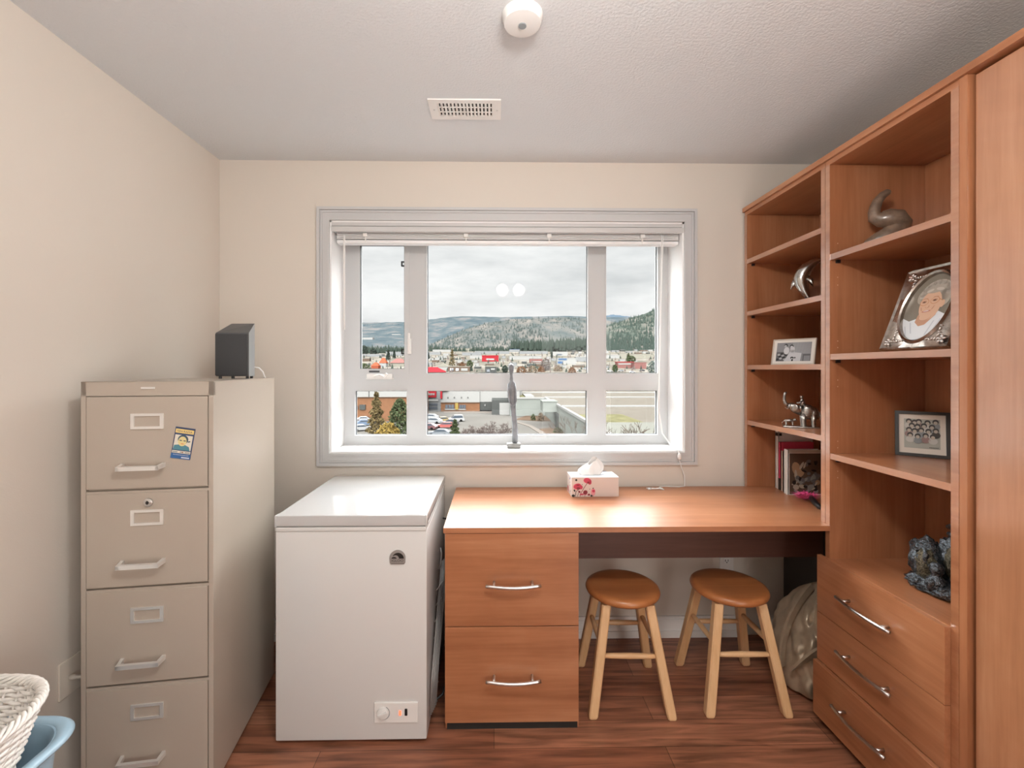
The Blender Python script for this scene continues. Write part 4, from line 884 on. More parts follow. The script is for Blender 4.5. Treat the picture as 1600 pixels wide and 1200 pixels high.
def arc(p0, p1, p2, n=16):
    p0, p1, p2 = Vector(p0), Vector(p1), Vector(p2); return [p0 * (1 - t) ** 2 + p1 * 2 * t * (1 - t) + p2 * t * t for t in [k / n for k in range(n + 1)]]
strap(b, arc((-.128, -.05, .10), (-.125, -.03, .28), (.06, .03, .405)), .016, .005); strap(b, arc((-.118, -.10, .12), (-.07, -.175, .25), (.10, -.135, .27)), .017, .005); b.build('strap', M['bag'], o_, 'auto')
for k in range(7):
    b = MB(); b.lathe([(.007, -.003), (.010, 0), (.007, .003)], (.03 + .006 * math.sin(k), -.118 + .010 * k, .285 + .014 * k), 12); b.build('chain_link', M['zinc'], o_, True)
b = MB(); b.lathe([(0, -.178), (.010, -.178), (.012, -.172), (0, -.17)], (.03, 0, .205), 14, 'Y'); b.build('clasp', M['zinc'], o_, True)

# ------------------------------------------------------------------ wicker basket and blue tub by the left wall
M['wick'] = mat('white_wicker', (.80, .77, .73), .5, noise=.10, nscale=60)
bcx, bcy, brx, bry, bz0, bz1 = -1.208, .930, .174, .205, .470, .606
bk = thing('wicker_basket', 'white wicker basket in the bottom left corner of the picture', 'basket', (bcx, bcy, bz0)); off = bk.location
rn = random.Random(2)
def bp(a, v, o__=0):
    k = .78 + .22 * v; x = (brx + o__) * k * math.copysign(abs(math.cos(a)) ** .8, math.cos(a)); y = (bry + o__) * k * math.copysign(abs(math.sin(a)) ** .8, math.sin(a)); return Vector((bcx + x, bcy + y, bz0 + (bz1 - bz0) * v))
b = MB(off); ns = 44
for k in range(ns): a = 2 * math.pi * k / ns; b.tube([bp(a, v / 5) for v in range(6)], .0032, 6)
b.build('stakes', M['wick'], bk, True)
b = MB(off)
for row in range(17):
    v = (row + .5) / 17.5; ph = row % 2
    pts = [bp(2 * math.pi * k / (ns * 2), v + rn.uniform(-.01, .01), .0045 * math.cos(math.pi * (k / 2 + ph)) ) for k in range(ns * 2 + 1)]
    b.tube(pts, .0046, 6)
b.build('weave', M['wick'], bk, True)
b = MB(off)
for s_ in range(5):
    pts = []
    for k in range(ns * 3 + 1):
        a = 2 * math.pi * k / (ns * 3); p = bp(a, 1.0); q = a * 17 + s_ * 2 * math.pi / 5
        p += Vector((math.cos(a), math.sin(a), 0)) * (.0085 * math.cos(q)) + Vector((0, 0, .0085 * math.sin(q))); pts.append(p)
    b.tube(pts, .0042, 6)
b.build('braided_rim', M['wick'], bk, True)
b = MB(off); b.prism([bp(2 * math.pi * k / 40, 0) for k in range(40)], (0, 0, .004)); b.build('bottom', M['wick'], bk)
tbx = thing('plastic_tub', 'pale blue plastic tub below the white wicker basket', 'tub', (-1.208, .950, 0)); off = tbx.location
M['blue'] = mat('pale_blue_plastic', (.36, .52, .64), .35)
def rr(cx, cy, hx, hy, r_, z, n=8): return [(cx + sx * (hx - r_) + r_ * math.cos(R(a0 + 90 * k / n)), cy + sy * (hy - r_) + r_ * math.sin(R(a0 + 90 * k / n)), z) for sx, sy, a0 in ((1, 1, 0), (-1, 1, 90), (-1, -1, 180), (1, -1, 270)) for k in range(n + 1)]
def loops(b, L_):
    n = len(L_[0]); b.add([p for l in L_ for p in l], [(i * n + k, i * n + (k + 1) % n, (i + 1) * n + (k + 1) % n, (i + 1) * n + k) for i in range(len(L_) - 1) for k in range(n)] + [list(range(n))[::-1], [(len(L_) - 1) * n + k for k in range(n)]])
cx, cy = -1.208, .950; ch = .486
b = MB(off); loops(b, [rr(cx, cy, 0.115, 0.160, .07, 0), rr(cx, cy, 0.150, 0.200, .08, ch - .02), rr(cx, cy, 0.152, 0.202, .08, ch - .004)] + [rr(cx, cy, 0.147, 0.197, .08, ch - .004), rr(cx, cy, 0.141, 0.191, .08, ch - .02), rr(cx, cy, 0.111, 0.156, .07, .006)]); b.build('tub_body', M['blue'], tbx, 'auto')
b = MB(off); L_ = [rr(cx, cy, 0.147, 0.197, .08, ch - .012), rr(cx, cy, 0.171, 0.221, .09, ch - .014), rr(cx, cy, 0.176, 0.226, .09, ch - .006), rr(cx, cy, 0.169, 0.219, .09, ch + .002), rr(cx, cy, 0.151, 0.201, .08, ch)]
n = len(L_[0]); b.add([p for l in L_ for p in l], [(i * n + k, i * n + (k + 1) % n, ((i + 1) % 5) * n + (k + 1) % n, ((i + 1) % 5) * n + k) for i in range(5) for k in range(n)]); b.build('rim', M['blue'], tbx, True)

# ------------------------------------------------------------------ the town outside (the flat is four floors up)
G = -12.4
SY, CY_ = math.sin(YAW), math.cos(YAW)
def gz(y): return G if y < 160 else G + (y - 160) * .06
def X_at(px, d): return (px - 783.5) / 700 * d * CY_ + SY * d          # eastings along a line of sight at distance d
def Y_at(px, d): return d * CY_ - (px - 783.5) / 700 * d * SY
def z_at(py, d): return EYE - (py - 576) / 700 * d
def at(px, py, d): return Vector((X_at(px, d), Y_at(px, d), z_at(py, d)))
def dist(py):                                                          # distance at which the rising valley floor is seen at that row
    return 9646 / (py - 576) if py > 636 else 16380 / (py - 534)
E0 = .074     # all outdoor colours are darkened to offset the sky's far stronger light
def om(name, c, rough=.8, noise=.0, nscale=.3): return mat(name, [v * E0 for v in c], rough, spec=.5 if rough < .5 else 0, noise=noise, nscale=nscale)
O = dict(white=om('outdoor_white_wall', (.85, .84, .80)), cream=om('outdoor_cream_wall', (.74, .70, .58)), paleg=om('pale_green_stucco', (.62, .66, .60), noise=.06), brick=om('orange_brick', (.58, .29, .16), noise=.12, nscale=1.5),
         dgrey=om('dark_grey_cladding', (.20, .21, .20)), lgrey=om('light_grey_wall', (.62, .63, .63)), red=om('shop_red', (.85, .07, .09)), orange=om('orange_red_paint', (.80, .22, .12)), pink=om('salmon_roof', (.62, .30, .27)),
         blue=om('blue_sheet_roof', (.14, .30, .58)), teal=om('teal_roof', (.32, .52, .60)), grav=om('gravel_roof', (.43, .385, .325), noise=.10, nscale=.5), moss=om('mossy_roof', (.42, .395, .22), noise=.25, nscale=.6), win=om('outdoor_window', (.16, .21, .27), .15),
         asph=om('asphalt', (.42, .395, .36), noise=.10, nscale=.08), kerb=om('kerb_concrete', (.58, .51, .45)), soil=om('bark_mulch', (.36, .25, .18), noise=.3, nscale=2), yel=om('yellow_paint', (.85, .62, .20)), black=om('tyre_rubber', (.03, .03, .03)), brown=om('brown_wall', (.35, .25, .19)),
         trunk=om('tree_bark', (.26, .20, .16)), twig=om('bare_twigs', (.40, .32, .29)), pine=om('pine_green', (.19, .24, .12), noise=.3, nscale=2), cyp=om('browned_cypress', (.40, .30, .14), noise=.3, nscale=2), gold=om('golden_willow', (.68, .47, .14), noise=.3, nscale=2), dk=om('dark_conifer', (.12, .16, .13), noise=.25, nscale=.5), spr=om('blue_spruce', (.34, .43, .38), noise=.2, nscale=.5), tan=om('dry_shrub', (.58, .44, .31), noise=.2, nscale=1), rust=om('rusty_autumn_shrub', (.48, .26, .15), noise=.2, nscale=1),
         silver=om('silver_car_paint', (.66, .68, .70), .3), cwhite=om('white_car_paint', (.88, .88, .88), .3), cred=om('red_car_paint', (.80, .10, .07), .3), cgrey=om('blue_grey_car_paint', (.32, .37, .42), .3), cyel=om('yellow_car_paint', (.85, .62, .25), .3), cdark=om('dark_car_paint', (.10, .09, .10), .3), cmar=om('maroon_car_paint', (.28, .08, .09), .3), cblue=om('blue_car_paint', (.30, .44, .66), .3))

def hillmat(name, a, c, e_, sc):
    m = bpy.data.materials.new(name); m.use_nodes = True; nt = m.node_tree; p = nt.nodes['Principled BSDF']; N = nt.nodes.new; L = nt.links.new
    t = N('ShaderNodeTexCoord'); mp = N('ShaderNodeMapping'); mp.inputs['Scale'].default_value = (1, .45, 1.6); L(t.outputs['Object'], mp.inputs[0])
    n = N('ShaderNodeTexNoise'); n.inputs['Scale'].default_value = sc; n.inputs['Detail'].default_value = 9; n.inputs['Roughness'].default_value = .68; L(mp.outputs[0], n.inputs['Vector'])
    r = N('ShaderNodeValToRGB'); L(n.outputs['Fac'], r.inputs[0]); e = r.color_ramp.elements
    e[0].position = .36; e[0].color = (*[v * E0 for v in a], 1); e[1].position = .66; e[1].color = (*[v * E0 for v in e_], 1); k = e.new(.5); k.color = (*[v * E0 for v in c], 1)
    L(r.outputs[0], p.inputs['Base Color']); p.inputs['Roughness'].default_value = 1; p.inputs['Specular IOR Level'].default_value = 0; return m
def lerp(tab, x):
    for (a, b_), (c, d_) in zip(tab, tab[1:]):
        if x <= c: return b_ + (d_ - b_) * max(0, (x - a)) / (c - a)
    return tab[-1][1]
def hill(name, ridge, base_py, d0, d1, px0, px1, m, seed, rough=.10):
    nx, ny = 130, 26; vs_ = []; rn = random.Random(seed); W_ = [(rn.uniform(.01, .09), rn.uniform(1, 9), rn.uniform(0, 6)) for _ in range(14)]
    for j in range(ny + 1):
        v = j / ny; d = d0 + (d1 - d0) * v
        for i in range(nx + 1):
            px = px0 + (px1 - px0) * i / nx; ry = lerp(ridge, px); e_ = v ** .82
            bump_ = sum(math.sin(px * f_ + v * q_ + s_) for f_, q_, s_ in W_) / 14
            py = base_py + (ry - base_py) * e_ + bump_ * rough * (base_py - ry) * math.sin(math.pi * v) + (.5 * math.sin(px * .9) * math.sin(px * .37 + 1) if j == ny else 0)
            vs_.append(at(px, py, d))
    for i in range(nx + 1):
        p = vs_[ny * (nx + 1) + i]; vs_.append(Vector((p.x, p.y + 400, p.z - 250)))
    b = MB(); n = nx + 1; b.add(vs_, [(j * n + i, j * n + i + 1, (j + 1) * n + i + 1, (j + 1) * n + i) for j in range(ny + 1) for i in range(nx)])
    o = struct(b.build(name, m, None, True)); return o, vs_, n, ny
HB = hillmat('haze_tinted_forest_hill', (.14, .19, .22), (.20, .25, .27), (.40, .37, .36), .010)  # distance haze is mixed into the hill colours as blue-grey
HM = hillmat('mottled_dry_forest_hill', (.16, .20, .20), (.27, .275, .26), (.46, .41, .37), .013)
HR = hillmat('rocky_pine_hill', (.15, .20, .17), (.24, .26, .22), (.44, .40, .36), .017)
HF = hillmat('far_haze_blue_hill', (.17, .26, .36), (.20, .29, .38), (.26, .33, .41), .004)  # the blue here is haze put into the colour
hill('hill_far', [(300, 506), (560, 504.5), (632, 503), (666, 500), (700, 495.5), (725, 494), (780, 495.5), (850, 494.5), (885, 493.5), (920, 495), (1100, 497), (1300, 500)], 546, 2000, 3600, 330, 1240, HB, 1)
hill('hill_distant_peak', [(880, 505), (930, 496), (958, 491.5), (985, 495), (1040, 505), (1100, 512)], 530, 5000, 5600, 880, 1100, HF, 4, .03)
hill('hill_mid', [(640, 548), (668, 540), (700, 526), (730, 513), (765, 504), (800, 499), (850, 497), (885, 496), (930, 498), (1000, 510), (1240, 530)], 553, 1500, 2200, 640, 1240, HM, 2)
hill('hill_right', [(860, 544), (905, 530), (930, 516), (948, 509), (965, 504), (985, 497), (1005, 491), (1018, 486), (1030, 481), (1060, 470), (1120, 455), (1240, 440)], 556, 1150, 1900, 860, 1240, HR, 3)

# valley floor
b = MB(); 
b.box(-90, 90, 8, 160, G - 1, G); struct(b.build('parking_ground', O['asph']))
FM_ = hillmat('valley_floor', (.24, .24, .20), (.46, .41, .34), (.74, .69, .62), .035)
b = MB(); b.add([(-700, 160, G), (700, 160, G), (1500, 1700, gz(1700)), (-1500, 1700, gz(1700))], [(0, 1, 2, 3)]); struct(b.build('valley_ground', FM_))

# conifer cover on the slopes
def forest(name, label, spots, m):
    b = MB(); rn = random.Random(len(spots))
    for (px, py, d, h) in spots:
        p = at(px, py, d); r_ = h * rn.uniform(.2, .3); a0 = rn.uniform(0, 6)
        b.add([p + Vector((r_ * math.cos(a0 + k * 1.2566), r_ * math.sin(a0 + k * 1.2566), 0)) for k in range(5)] + [p + Vector((0, 0, h))], [(k, (k + 1) % 5, 5) for k in range(5)])
    o = b.build(name, m, None, 'flat'); tag(o, label, 'forest'); o['kind'] = 'stuff'; return o
rn = random.Random(11); S1, S2, S3, S4 = [], [], [], []
for _ in range(1500):
    px = rn.uniform(555, 930); t_ = rn.random() ** 1.3; S1.append((px, 546 - 40 * t_ + 2, 2050 + 1400 * t_, rn.uniform(10, 17)))
for _ in range(1150):
    px = rn.uniform(650, 930); ry = lerp([(640, 548), (668, 540), (700, 526), (730, 513), (765, 504), (800, 499), (850, 497), (885, 496), (930, 498), (1000, 510), (1240, 530)], px); t_ = rn.random() ** 1.25; S2.append((px, 553 - (553 - ry) * t_ ** .82 + 1, 1500 + 700 * t_, rn.uniform(9, 16)))
for _ in range(2600):
    px = rn.uniform(880, 1110); ry = lerp([(860, 544), (905, 530), (930, 516), (948, 509), (965, 504), (985, 497), (1005, 491), (1018, 486), (1030, 481), (1060, 470), (1120, 455)], px); t_ = rn.random() ** 2.1; S3.append((px, 556 - (556 - ry) * t_ ** .82 + 1, 1150 + 750 * t_, rn.uniform(10, 18)))
for _ in range(520):
    px = rn.uniform(800, 925); S4.append((px, 549 + rn.uniform(-6, 3) - max(0, (px - 850)) * .08, 1060 + rn.uniform(0, 60), rn.uniform(13, 24)))
for _ in range(260):
    px = rn.uniform(668, 805); S4.append((px, 551 + rn.uniform(-3, 2), 1060 + rn.uniform(0, 60), rn.uniform(8, 15)))
for _ in range(260):
    px = rn.uniform(560, 640); S4.append((px, 551 + rn.uniform(-3, 6), rn.uniform(880, 1000), rn.uniform(8, 15)))
forest('hillside_forest', 'haze-tinted conifer cover on the far hill across the valley', S1, HB)
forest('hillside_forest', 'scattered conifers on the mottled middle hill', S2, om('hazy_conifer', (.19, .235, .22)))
forest('hillside_forest', 'dense conifers on the rocky hill at the right', S3, om('slope_conifer', (.15, .20, .17)))
forest('valley_forest', 'dark belt of conifers along the foot of the hills', S4, O['dk'])

# ---- buildings of the town
def building(label, px0, px1, top, base, wall, roof=None, d=None, style='flat', stripe=None, name='warehouse', cat='building', depth=None, roof_h=None):
    d = d or dist(base); xa, xb = X_at(px0, d), X_at(px1, d); y0 = Y_at((px0 + px1) / 2, d); zt, zb = z_at(top, d), z_at(base, d) - 2
    dp = depth or max(8, min(40, (xb - xa) * .6)); c = ((xa + xb) / 2, y0 + dp / 2, zb)
    r = thing(name, label, cat, c); off = c; rt = roof or O['lgrey']
    if style == 'flat':
        MB(off).box(xa, xb, y0, y0 + dp, zb, zt).build('walls', O[wall], r)
        q = (zt - zb) * .05 + .15; b = MB(off); b.box(xa - .2, xb + .2, y0 - .2, y0 + dp + .2, zt, zt + q); b.build('roof', O[roof] if isinstance(roof, str) else rt, r)
    else:
        e_ = zt - (zt - zb - 2) * (roof_h or .55)
        MB(off).box(xa, xb, y0, y0 + dp, zb, e_).build('walls', O[wall], r)
        b = MB(off); ov = (xb - xa) * .06; xm = (xa + xb) / 2
        if style == 'gable': b.prism([(xa - ov, y0 - .3, e_), (xb + ov, y0 - .3, e_), (xm, y0 - .3, zt)], (0, dp + .6, 0))
        else:
            ym = y0 + dp / 2; P = [(xa - ov, y0 - ov, e_), (xb + ov, y0 - ov, e_), (xb + ov, y0 + dp + ov, e_), (xa - ov, y0 + dp + ov, e_), (xm - (xb - xa) * .18, ym, zt), (xm + (xb - xa) * .18, ym, zt)]
            b.add(P, [(0, 1, 5, 4), (1, 2, 5), (2, 3, 4, 5), (3, 0, 4), (3, 2, 1, 0)])
        b.build('roof', O[roof], r, 'flat')
    if stripe:
        for (u0, u1, v0, v1, m) in stripe:
            b = MB(off); H_ = zt - zb - 2; b.box(xa + (xb - xa) * u0, xa + (xb - xa) * u1, y0 - .25, y0 + .1, zb + 2 + H_ * v0, zb + 2 + H_ * v1); b.build('window' if m == 'win' else 'sign', O[m], r)
    return r
BL = [
 ('long white flat-roofed building at the left of the left upper pane', 560, 596, 553.5, 557.5, 'lgrey', 'white'),
 ('low white shed roof just below the long white building in the left upper pane', 560, 577, 560, 565, 'brown', 'white'),
 ('blue-roofed gabled house in the left upper pane', 596, 605, 543.5, 551.5, 'lgrey', 'teal', None, 'gable'),
 ('narrow white building with a red roof in the left upper pane', 592.5, 603, 559, 574, 'white', 'orange', None, 'hip', [(.3, .6, .1, .25, 'win')]),
 ('small orange hut with a pyramid roof in the left upper pane', 580, 591, 566, 576.5, 'orange', 'orange', 372, 'hip'),
 ('salmon building with a dark red roof panel in the left upper pane', 610, 634, 560, 573, 'cream', 'pink', None, 'hip'),
 ('grey building behind the conifer in the left upper pane', 603, 628, 550, 556, 'lgrey', 'lgrey'),
 ('row of pale houses on the wooded rise in the left upper pane', 566, 582, 527.5, 531, 'white', 'lgrey', 2465),
 ('pale terrace higher on the slope in the left upper pane', 612, 626, 522, 524, 'white', 'lgrey', 2740),
 ('pink-red pitched roof building at the bottom left of the big pane', 655, 694, 573.5, 588, 'white', 'red', 340, 'hip', None),
 ('cream house with a pale gable beside the pink-red roof', 683, 702, 567.5, 578, 'white', 'cream', None, 'gable'),
 ('low brown strip of shops right of the cream gabled house', 700, 734, 573, 581, 'brown', 'cream', None, 'flat', [(.1, .25, .2, .7, 'win'), (.35, .5, .2, .7, 'win'), (.6, .9, .2, .7, 'white')]),
 ('wide red superstore with a white sign in the big pane', 753, 779, 556, 565, 'red', 'red', None, 'flat', [(.26, .74, .25, .55, 'white')]),
 ('long white annex left of the red superstore', 734, 753, 555.5, 560, 'white', 'white'),
 ('black and white kiosk below the red superstore', 758, 776, 573, 583, 'dgrey', 'cream', None, 'flat', [(.15, .4, .2, .6, 'win'), (.5, .85, .5, .75, 'white')]),
 ('long pale warehouse at the far left of the big pane', 667, 688, 550.5, 554.5, 'lgrey', 'white'),
 ('wide bright warehouse left of the tall conifer', 676, 704, 546.5, 550, 'white', 'white'),
 ('cream long-roofed building right of the tall conifer', 712, 736, 545, 549, 'cream', 'cream'),
 ('grey long shed in the middle of the valley', 722, 752, 551, 555.5, 'lgrey', 'lgrey'),
 ('pale blue-grey depot behind the red superstore', 742, 796, 549, 553, 'lgrey', 'white'),
 ('blue-roofed hall right of centre in the big pane', 796, 812, 546, 550, 'lgrey', 'blue'),
 ('long white warehouse right of the blue-roofed hall', 812, 856, 549, 553, 'lgrey', 'white'),
 ('white round-shouldered hall near the right end of the big pane', 864, 887, 550, 556, 'white', 'white', None, 'flat', [(.3, .6, .15, .5, 'win')]),
 ('long white shop row in the middle of the big pane', 796, 846, 556.5, 562, 'white', 'white'),
 ('shop with a dusty red front in the middle of the big pane', 828, 848, 560.5, 567, 'pink', 'white', None, 'flat', [(.1, .9, .15, .4, 'white')]),
 ('white and blue store near the right end of the big pane', 871, 900, 560, 569, 'white', 'white', None, 'flat', [(.05, .5, .7, .98, 'blue'), (.02, .3, .1, .5, 'blue')]),
 ('low white shop at the right edge of the big pane', 900, 924, 558, 565, 'lgrey', 'white'),
 ('long white hall at the left of the right upper pane', 940, 968, 555, 560, 'white', 'white'),
 ('cream block beside the long white hall in the right upper pane', 968, 979, 552.5, 560, 'cream', 'cream'),
 ('long cream warehouse behind the green bush in the right upper pane', 983, 1036, 554, 560, 'cream', 'cream'),
 ('red-fronted shop row in the right upper pane', 965, 990, 566, 575, 'pink', 'red', None, 'flat', [(.05, .95, .6, .8, 'white'), (.85, 1.0, .1, .9, 'red')]),
 ('brick-red shop at the right of the red-fronted row', 991, 1010, 567, 576, 'pink', 'pink'),
 ('low tan building in the lower left of the right upper pane', 942, 962, 565, 571, 'cream', 'tan'),
 ('small house on the slope at the right of the big pane', 899, 908, 541, 544.5, 'pink', 'cream', 1440, 'gable'),
]
for q in BL:
    q = list(q) + [None] * (9 - len(q)); building(q[0], q[1], q[2], q[3], q[4], q[5], q[6], q[7], q[8] if len(q) > 8 and isinstance(q[8], str) else 'flat', q[9] if len(q) > 9 else None)

# tiny pale buildings that fill the valley between the ones above, and the low trees among them
rn = random.Random(23); taken = []
tries = 0
while len(taken) < 110 and tries < 9000:
    tries += 1; px = rn.uniform(560, 1032); base = 547 + 30 * rn.random() ** 1.7; wp = rn.uniform(4, 11) * (1 + (base - 547) / 40); hp = rn.uniform(1.3, 2.6) * (1 + (base - 547) / 30)
    if any(px - wp < q[2] and px + wp > q[1] and base + 1.2 > q[3] and base - hp - 1.2 < q[4] for q in BL): continue
    if any(abs(px - t_[0]) < (wp + t_[2]) * .5 + 1 and abs(base - t_[1]) < 3 for t_ in taken): continue
    taken.append((px, base, wp))
    o = building('tiny pale-roofed building in the crowd of the valley town', px - wp / 2, px + wp / 2, base - hp, base, rn.choice(['lgrey', 'white', 'dgrey', 'brown', 'white']), rn.choice(['white', 'white', 'white', 'lgrey']), name='town_building'); o['group'] = 'tiny buildings of the valley town'
S5 = []
for _ in range(620):
    px = rn.uniform(556, 1036); base = 546 + 36 * rn.random() ** 1.2; S5.append((px, base, dist(base), rn.uniform(2.2, 5.5) * (1 if base < 565 else .8)))
forest('valley_shrubs', 'low dark trees and bushes scattered between the valley buildings', S5[:380], O['dk']); forest('valley_shrubs', 'brown leafless bushes scattered between the valley buildings', S5[380:], O['twig'])

# ---- the shop across the car park
d = 144
st_ = thing('store', 'white and orange-brick store with a red sign across the car park', 'store', (X_at(730, d), 150, G)); off = st_.location
def wx(a, c, top, bot, y, dp, part, m, rt=st_, of=None, d_=None):
    D = d_ or d; b = MB(of or off); b.box(X_at(a, D), X_at(c, D), y, y + dp, z_at(bot, D), z_at(top, D)); return b.build(part, O[m], rt)
wx(689, 749.5, 606, 629, 144, 26, 'upper_wall', 'white'); wx(689, 749.5, 629, 644, 144.2, 26, 'brick_wall', 'brick'); wx(689, 749.5, 628.4, 629.4, 143.8, .5, 'ledge', 'brown')
wx(655, 688.5, 608, 644, 145, 25, 'entrance_block', 'lgrey')
sg = wx(664, 681.5, 611, 621, 144.4, .7, 'shop_sign', 'red'); 
b = MB(off)
for k in range(5): b.box(X_at(666.6 + k * 2.6, d), X_at(668.5 + k * 2.6, d), 144.25, 144.4, z_at(617.6 - (k % 2) * .5, d), z_at(614.4, d))
b.build('sign_lettering', O['white'], st_)
wx(688.5, 691.5, 608, 622.5, 143.2, 1.2, 'red_pillar', 'red'); wx(688.5, 700, 607, 611, 143.2, 1.0, 'red_band', 'red')
wx(664, 684.5, 624, 627, 144.6, .5, 'canopy', 'white')
for r_ in range(2):
    for k in range(6): wx(666.5 + k * 2.9, 668.6 + k * 2.9, 630.5 + r_ * 5.5, 634 + r_ * 5.5, 144.7, .4, 'window_bay', 'win')
for k, px in enumerate((700, 710, 721, 731)): wx(px - .5, px + .5, 620, 622, 143.6, .4, 'wall_lamp', 'dgrey')
for k in range(3): wx(696 + k * 4.8, 700 + k * 4.8, 632, 638.5, 143.9, .4, 'window_bay', 'win')
for k in range(3): wx(718 + k * 3.4, 720.8 + k * 3.4, 632.5, 638, 143.9, .4, 'window_bay', 'win')
wx(695, 728, 638.7, 640.4, 143.9, .4, 'window_sill_band', 'white'); wx(711.5, 716, 629.5, 640, 143.7, .5, 'yellow_panel', 'yel')
wg = thing('store_wing', 'grey loading wing with a white roller door at the right of the store', 'building', (X_at(780, d), 150, G))
wx(749.5, 816, 606, 628, 144.5, 26, 'upper_wall', 'white', wg, wg.location); wx(749.5, 768.5, 628, 641, 144.6, 25, 'lower_wall', 'dgrey', wg, wg.location); wx(757, 758.6, 632, 634.5, 144.3, .4, 'door_light', 'white', wg, wg.location)
wx(768.5, 801, 625.2, 650, 134, 10, 'dock_block', 'dgrey', wg, wg.location, 134); wx(780.5, 800, 629.5, 648.5, 133.8, .4, 'roller_door', 'white', wg, wg.location, 134); wx(801, 812, 606, 624, 134.5, 9, 'upper_corner', 'white', wg, wg.location, 134); wx(801, 810.5, 627, 646, 134.5, 9, 'side_bay', 'dgrey', wg, wg.location, 134)
lb = thing('brick_building', 'white over brick building behind the trees in the left lower pane', 'building', (X_at(590, 118), 125, G))
wx(500, 652, 604, 620.5, 118, 20, 'upper_wall', 'white', lb, lb.location, 118); wx(500, 652, 620.5, 660, 118.2, 20, 'brick_wall', 'brick', lb, lb.location, 118); wx(500, 652, 620, 621, 117.8, .5, 'ledge', 'brown', lb, lb.location, 118); wx(577.2, 577.8, 604, 620, 117.8, .4, 'downpipe', 'dgrey', lb, lb.location, 118); wx(563, 572, 632, 640, 117.8, .5, 'window_bay', 'dgrey', lb, lb.location, 118); wx(556, 560, 634, 639, 117.8, .5, 'window_bay', 'win', lb, lb.location, 118)

# ---- flat-roofed pale building on the right
RZ = -7.0
fb = thing('flat_roof_building', 'pale green flat-roofed building with gravel roof and parapet walls at the lower right', 'building', (40, 100, G)); off = fb.location
b = MB(off); b.box(14.9, 90, 46, 64, G, RZ - .3); b.box(14.9, 90, 64, 160, G, RZ - .4); b.box(4.6, 14.9, 130, 160, G, RZ - .3); b.build('walls', O['paleg'], fb)
b = MB(off); b.box(15.3, 90, 70.5, 160, RZ - .4, RZ - .25); b.box(5, 15.3, 130.4, 160, RZ - .4, RZ - .25); b.build('gravel_roof', O['grav'], fb)
b = MB(off); b.box(15.1, 90, 46, 70.5, RZ - .4, RZ - .1); b.build('membrane_roof', om('pale_membrane_roof', (.50, .50, .44), noise=.04), fb)
for (x0, x1, y0, y1) in ((14.7, 15.3, 46, 130), (14.9, 90, 100.6, 101.6), (14.9, 90, 132.3, 133.5), (4.4, 90, 158.5, 160), (4.4, 15.0, 129.7, 130.5), (4.4, 5.2, 130, 160)):
    b = MB(off); b.box(x0, x1, y0, y1, RZ - .4, RZ + .06); b.build('parapet_cap', O['white'], fb)
b = MB(off); b.box(5.5, 10.6, 131.5, 154, RZ - .3, RZ - .18); b.build('moss_patch', O['moss'], fb)
b = MB(off); b.box(15.6, 24, 70.6, 84, RZ - .3, RZ - .2); b.build('moss_patch', O['moss'], fb)
b = MB(off); b.box(9.4, 12.0, 134, 148, RZ - .3, RZ + .15); b.build('skylight', O['white'], fb)
b = MB(off); b.box(11.6, 14.95, 106, 112, -8.9, -6.5); b.box(11.4, 15.1, 105.8, 112.2, -6.5, -6.3); b.build('entrance_canopy', O['paleg'], fb)
b = MB(off); b.box(14.4, 14.92, 103, 105.5, G, -9.0); b.build('entrance_door', O['dgrey'], fb)
# planting beds and kerbs
def flat(name, px_py, m, h=.12):
    P = [at(px, py, 9646 / (py - 576)) for px, py in px_py]; b = MB(); b.prism([(p.x, p.y, G) for p in P], (0, 0, h)); return struct(b.build(name, O[m]))
flat('planting_bed_ground', [(806, 656), (822, 649.5), (866, 649.5), (875, 658.5), (840, 658)], 'soil'); flat('planting_bed_near_ground', [(843, 671), (858, 669.5), (890, 670.5), (905, 690), (860, 690)], 'soil')
flat('kerb_ground', [(803, 659), (806, 659), (830, 665), (850, 676), (862, 690), (855, 690), (843, 678), (826, 667)], 'kerb', .15); flat('pavement_ground', [(693, 643.2), (768, 643.2), (770, 645.5), (693, 645.5)], 'kerb', .14)

# ---- trees and shrubs
def leafy(label, px, top, d, wpx, m, shape='cone', name='tree', n=1500, leaf=.28, trunk=True, seed=0, group=None, gzz=None, cat='tree'):
    g = G if gzz is None else gzz; X, Y = X_at(px, d), Y_at(px, d); h = z_at(top, d) - g; r_ = wpx / 2 / 700 * d
    t = thing(name, label, cat, (X, Y, g), 0, group); rn = random.Random(seed + int(px)); b = MB()
    for _ in range(n):
        v = rn.random()
        if shape == 'cone': z = h * (.12 + .88 * v ** 1.1); k = (1 - v ** 1.1) ** .75 + .03; lump = .75 + .25 * math.sin(v * 40)
        elif shape == 'oval': z = h * (.1 + .9 * v); k = math.sin(math.pi * (.12 + .86 * v)) ** .7; lump = 1
        else: z = h * v; k = (1 - v * v) ** .5; lump = 1
        a = rn.uniform(0, 6.283); q = r_ * k * lump * rn.uniform(.35, 1) ** .5; c = Vector((q * math.cos(a), q * math.sin(a), z))
        u = Vector((rn.uniform(-1, 1), rn.uniform(-1, 1), rn.uniform(-.6, 1.2))).normalized() * leaf * rn.uniform(.6, 1.4); w_ = u.cross(Vector((rn.uniform(-1, 1), rn.uniform(-1, 1), rn.uniform(-1, 1)))).normalized() * leaf * .4
        b.add([c - u - w_ * .2, c + w_, c + u, c - w_], [(0, 1, 2, 3)])
    b.build('foliage', O[m], t, 'flat')
    if trunk: b = MB(); b.tube([(0, 0, -.2), (0, 0, h * .5), (0, 0, h * .9)], [h * .02, h * .014, h * .004], 7); b.build('trunk', O['trunk'], t, True)
    return t
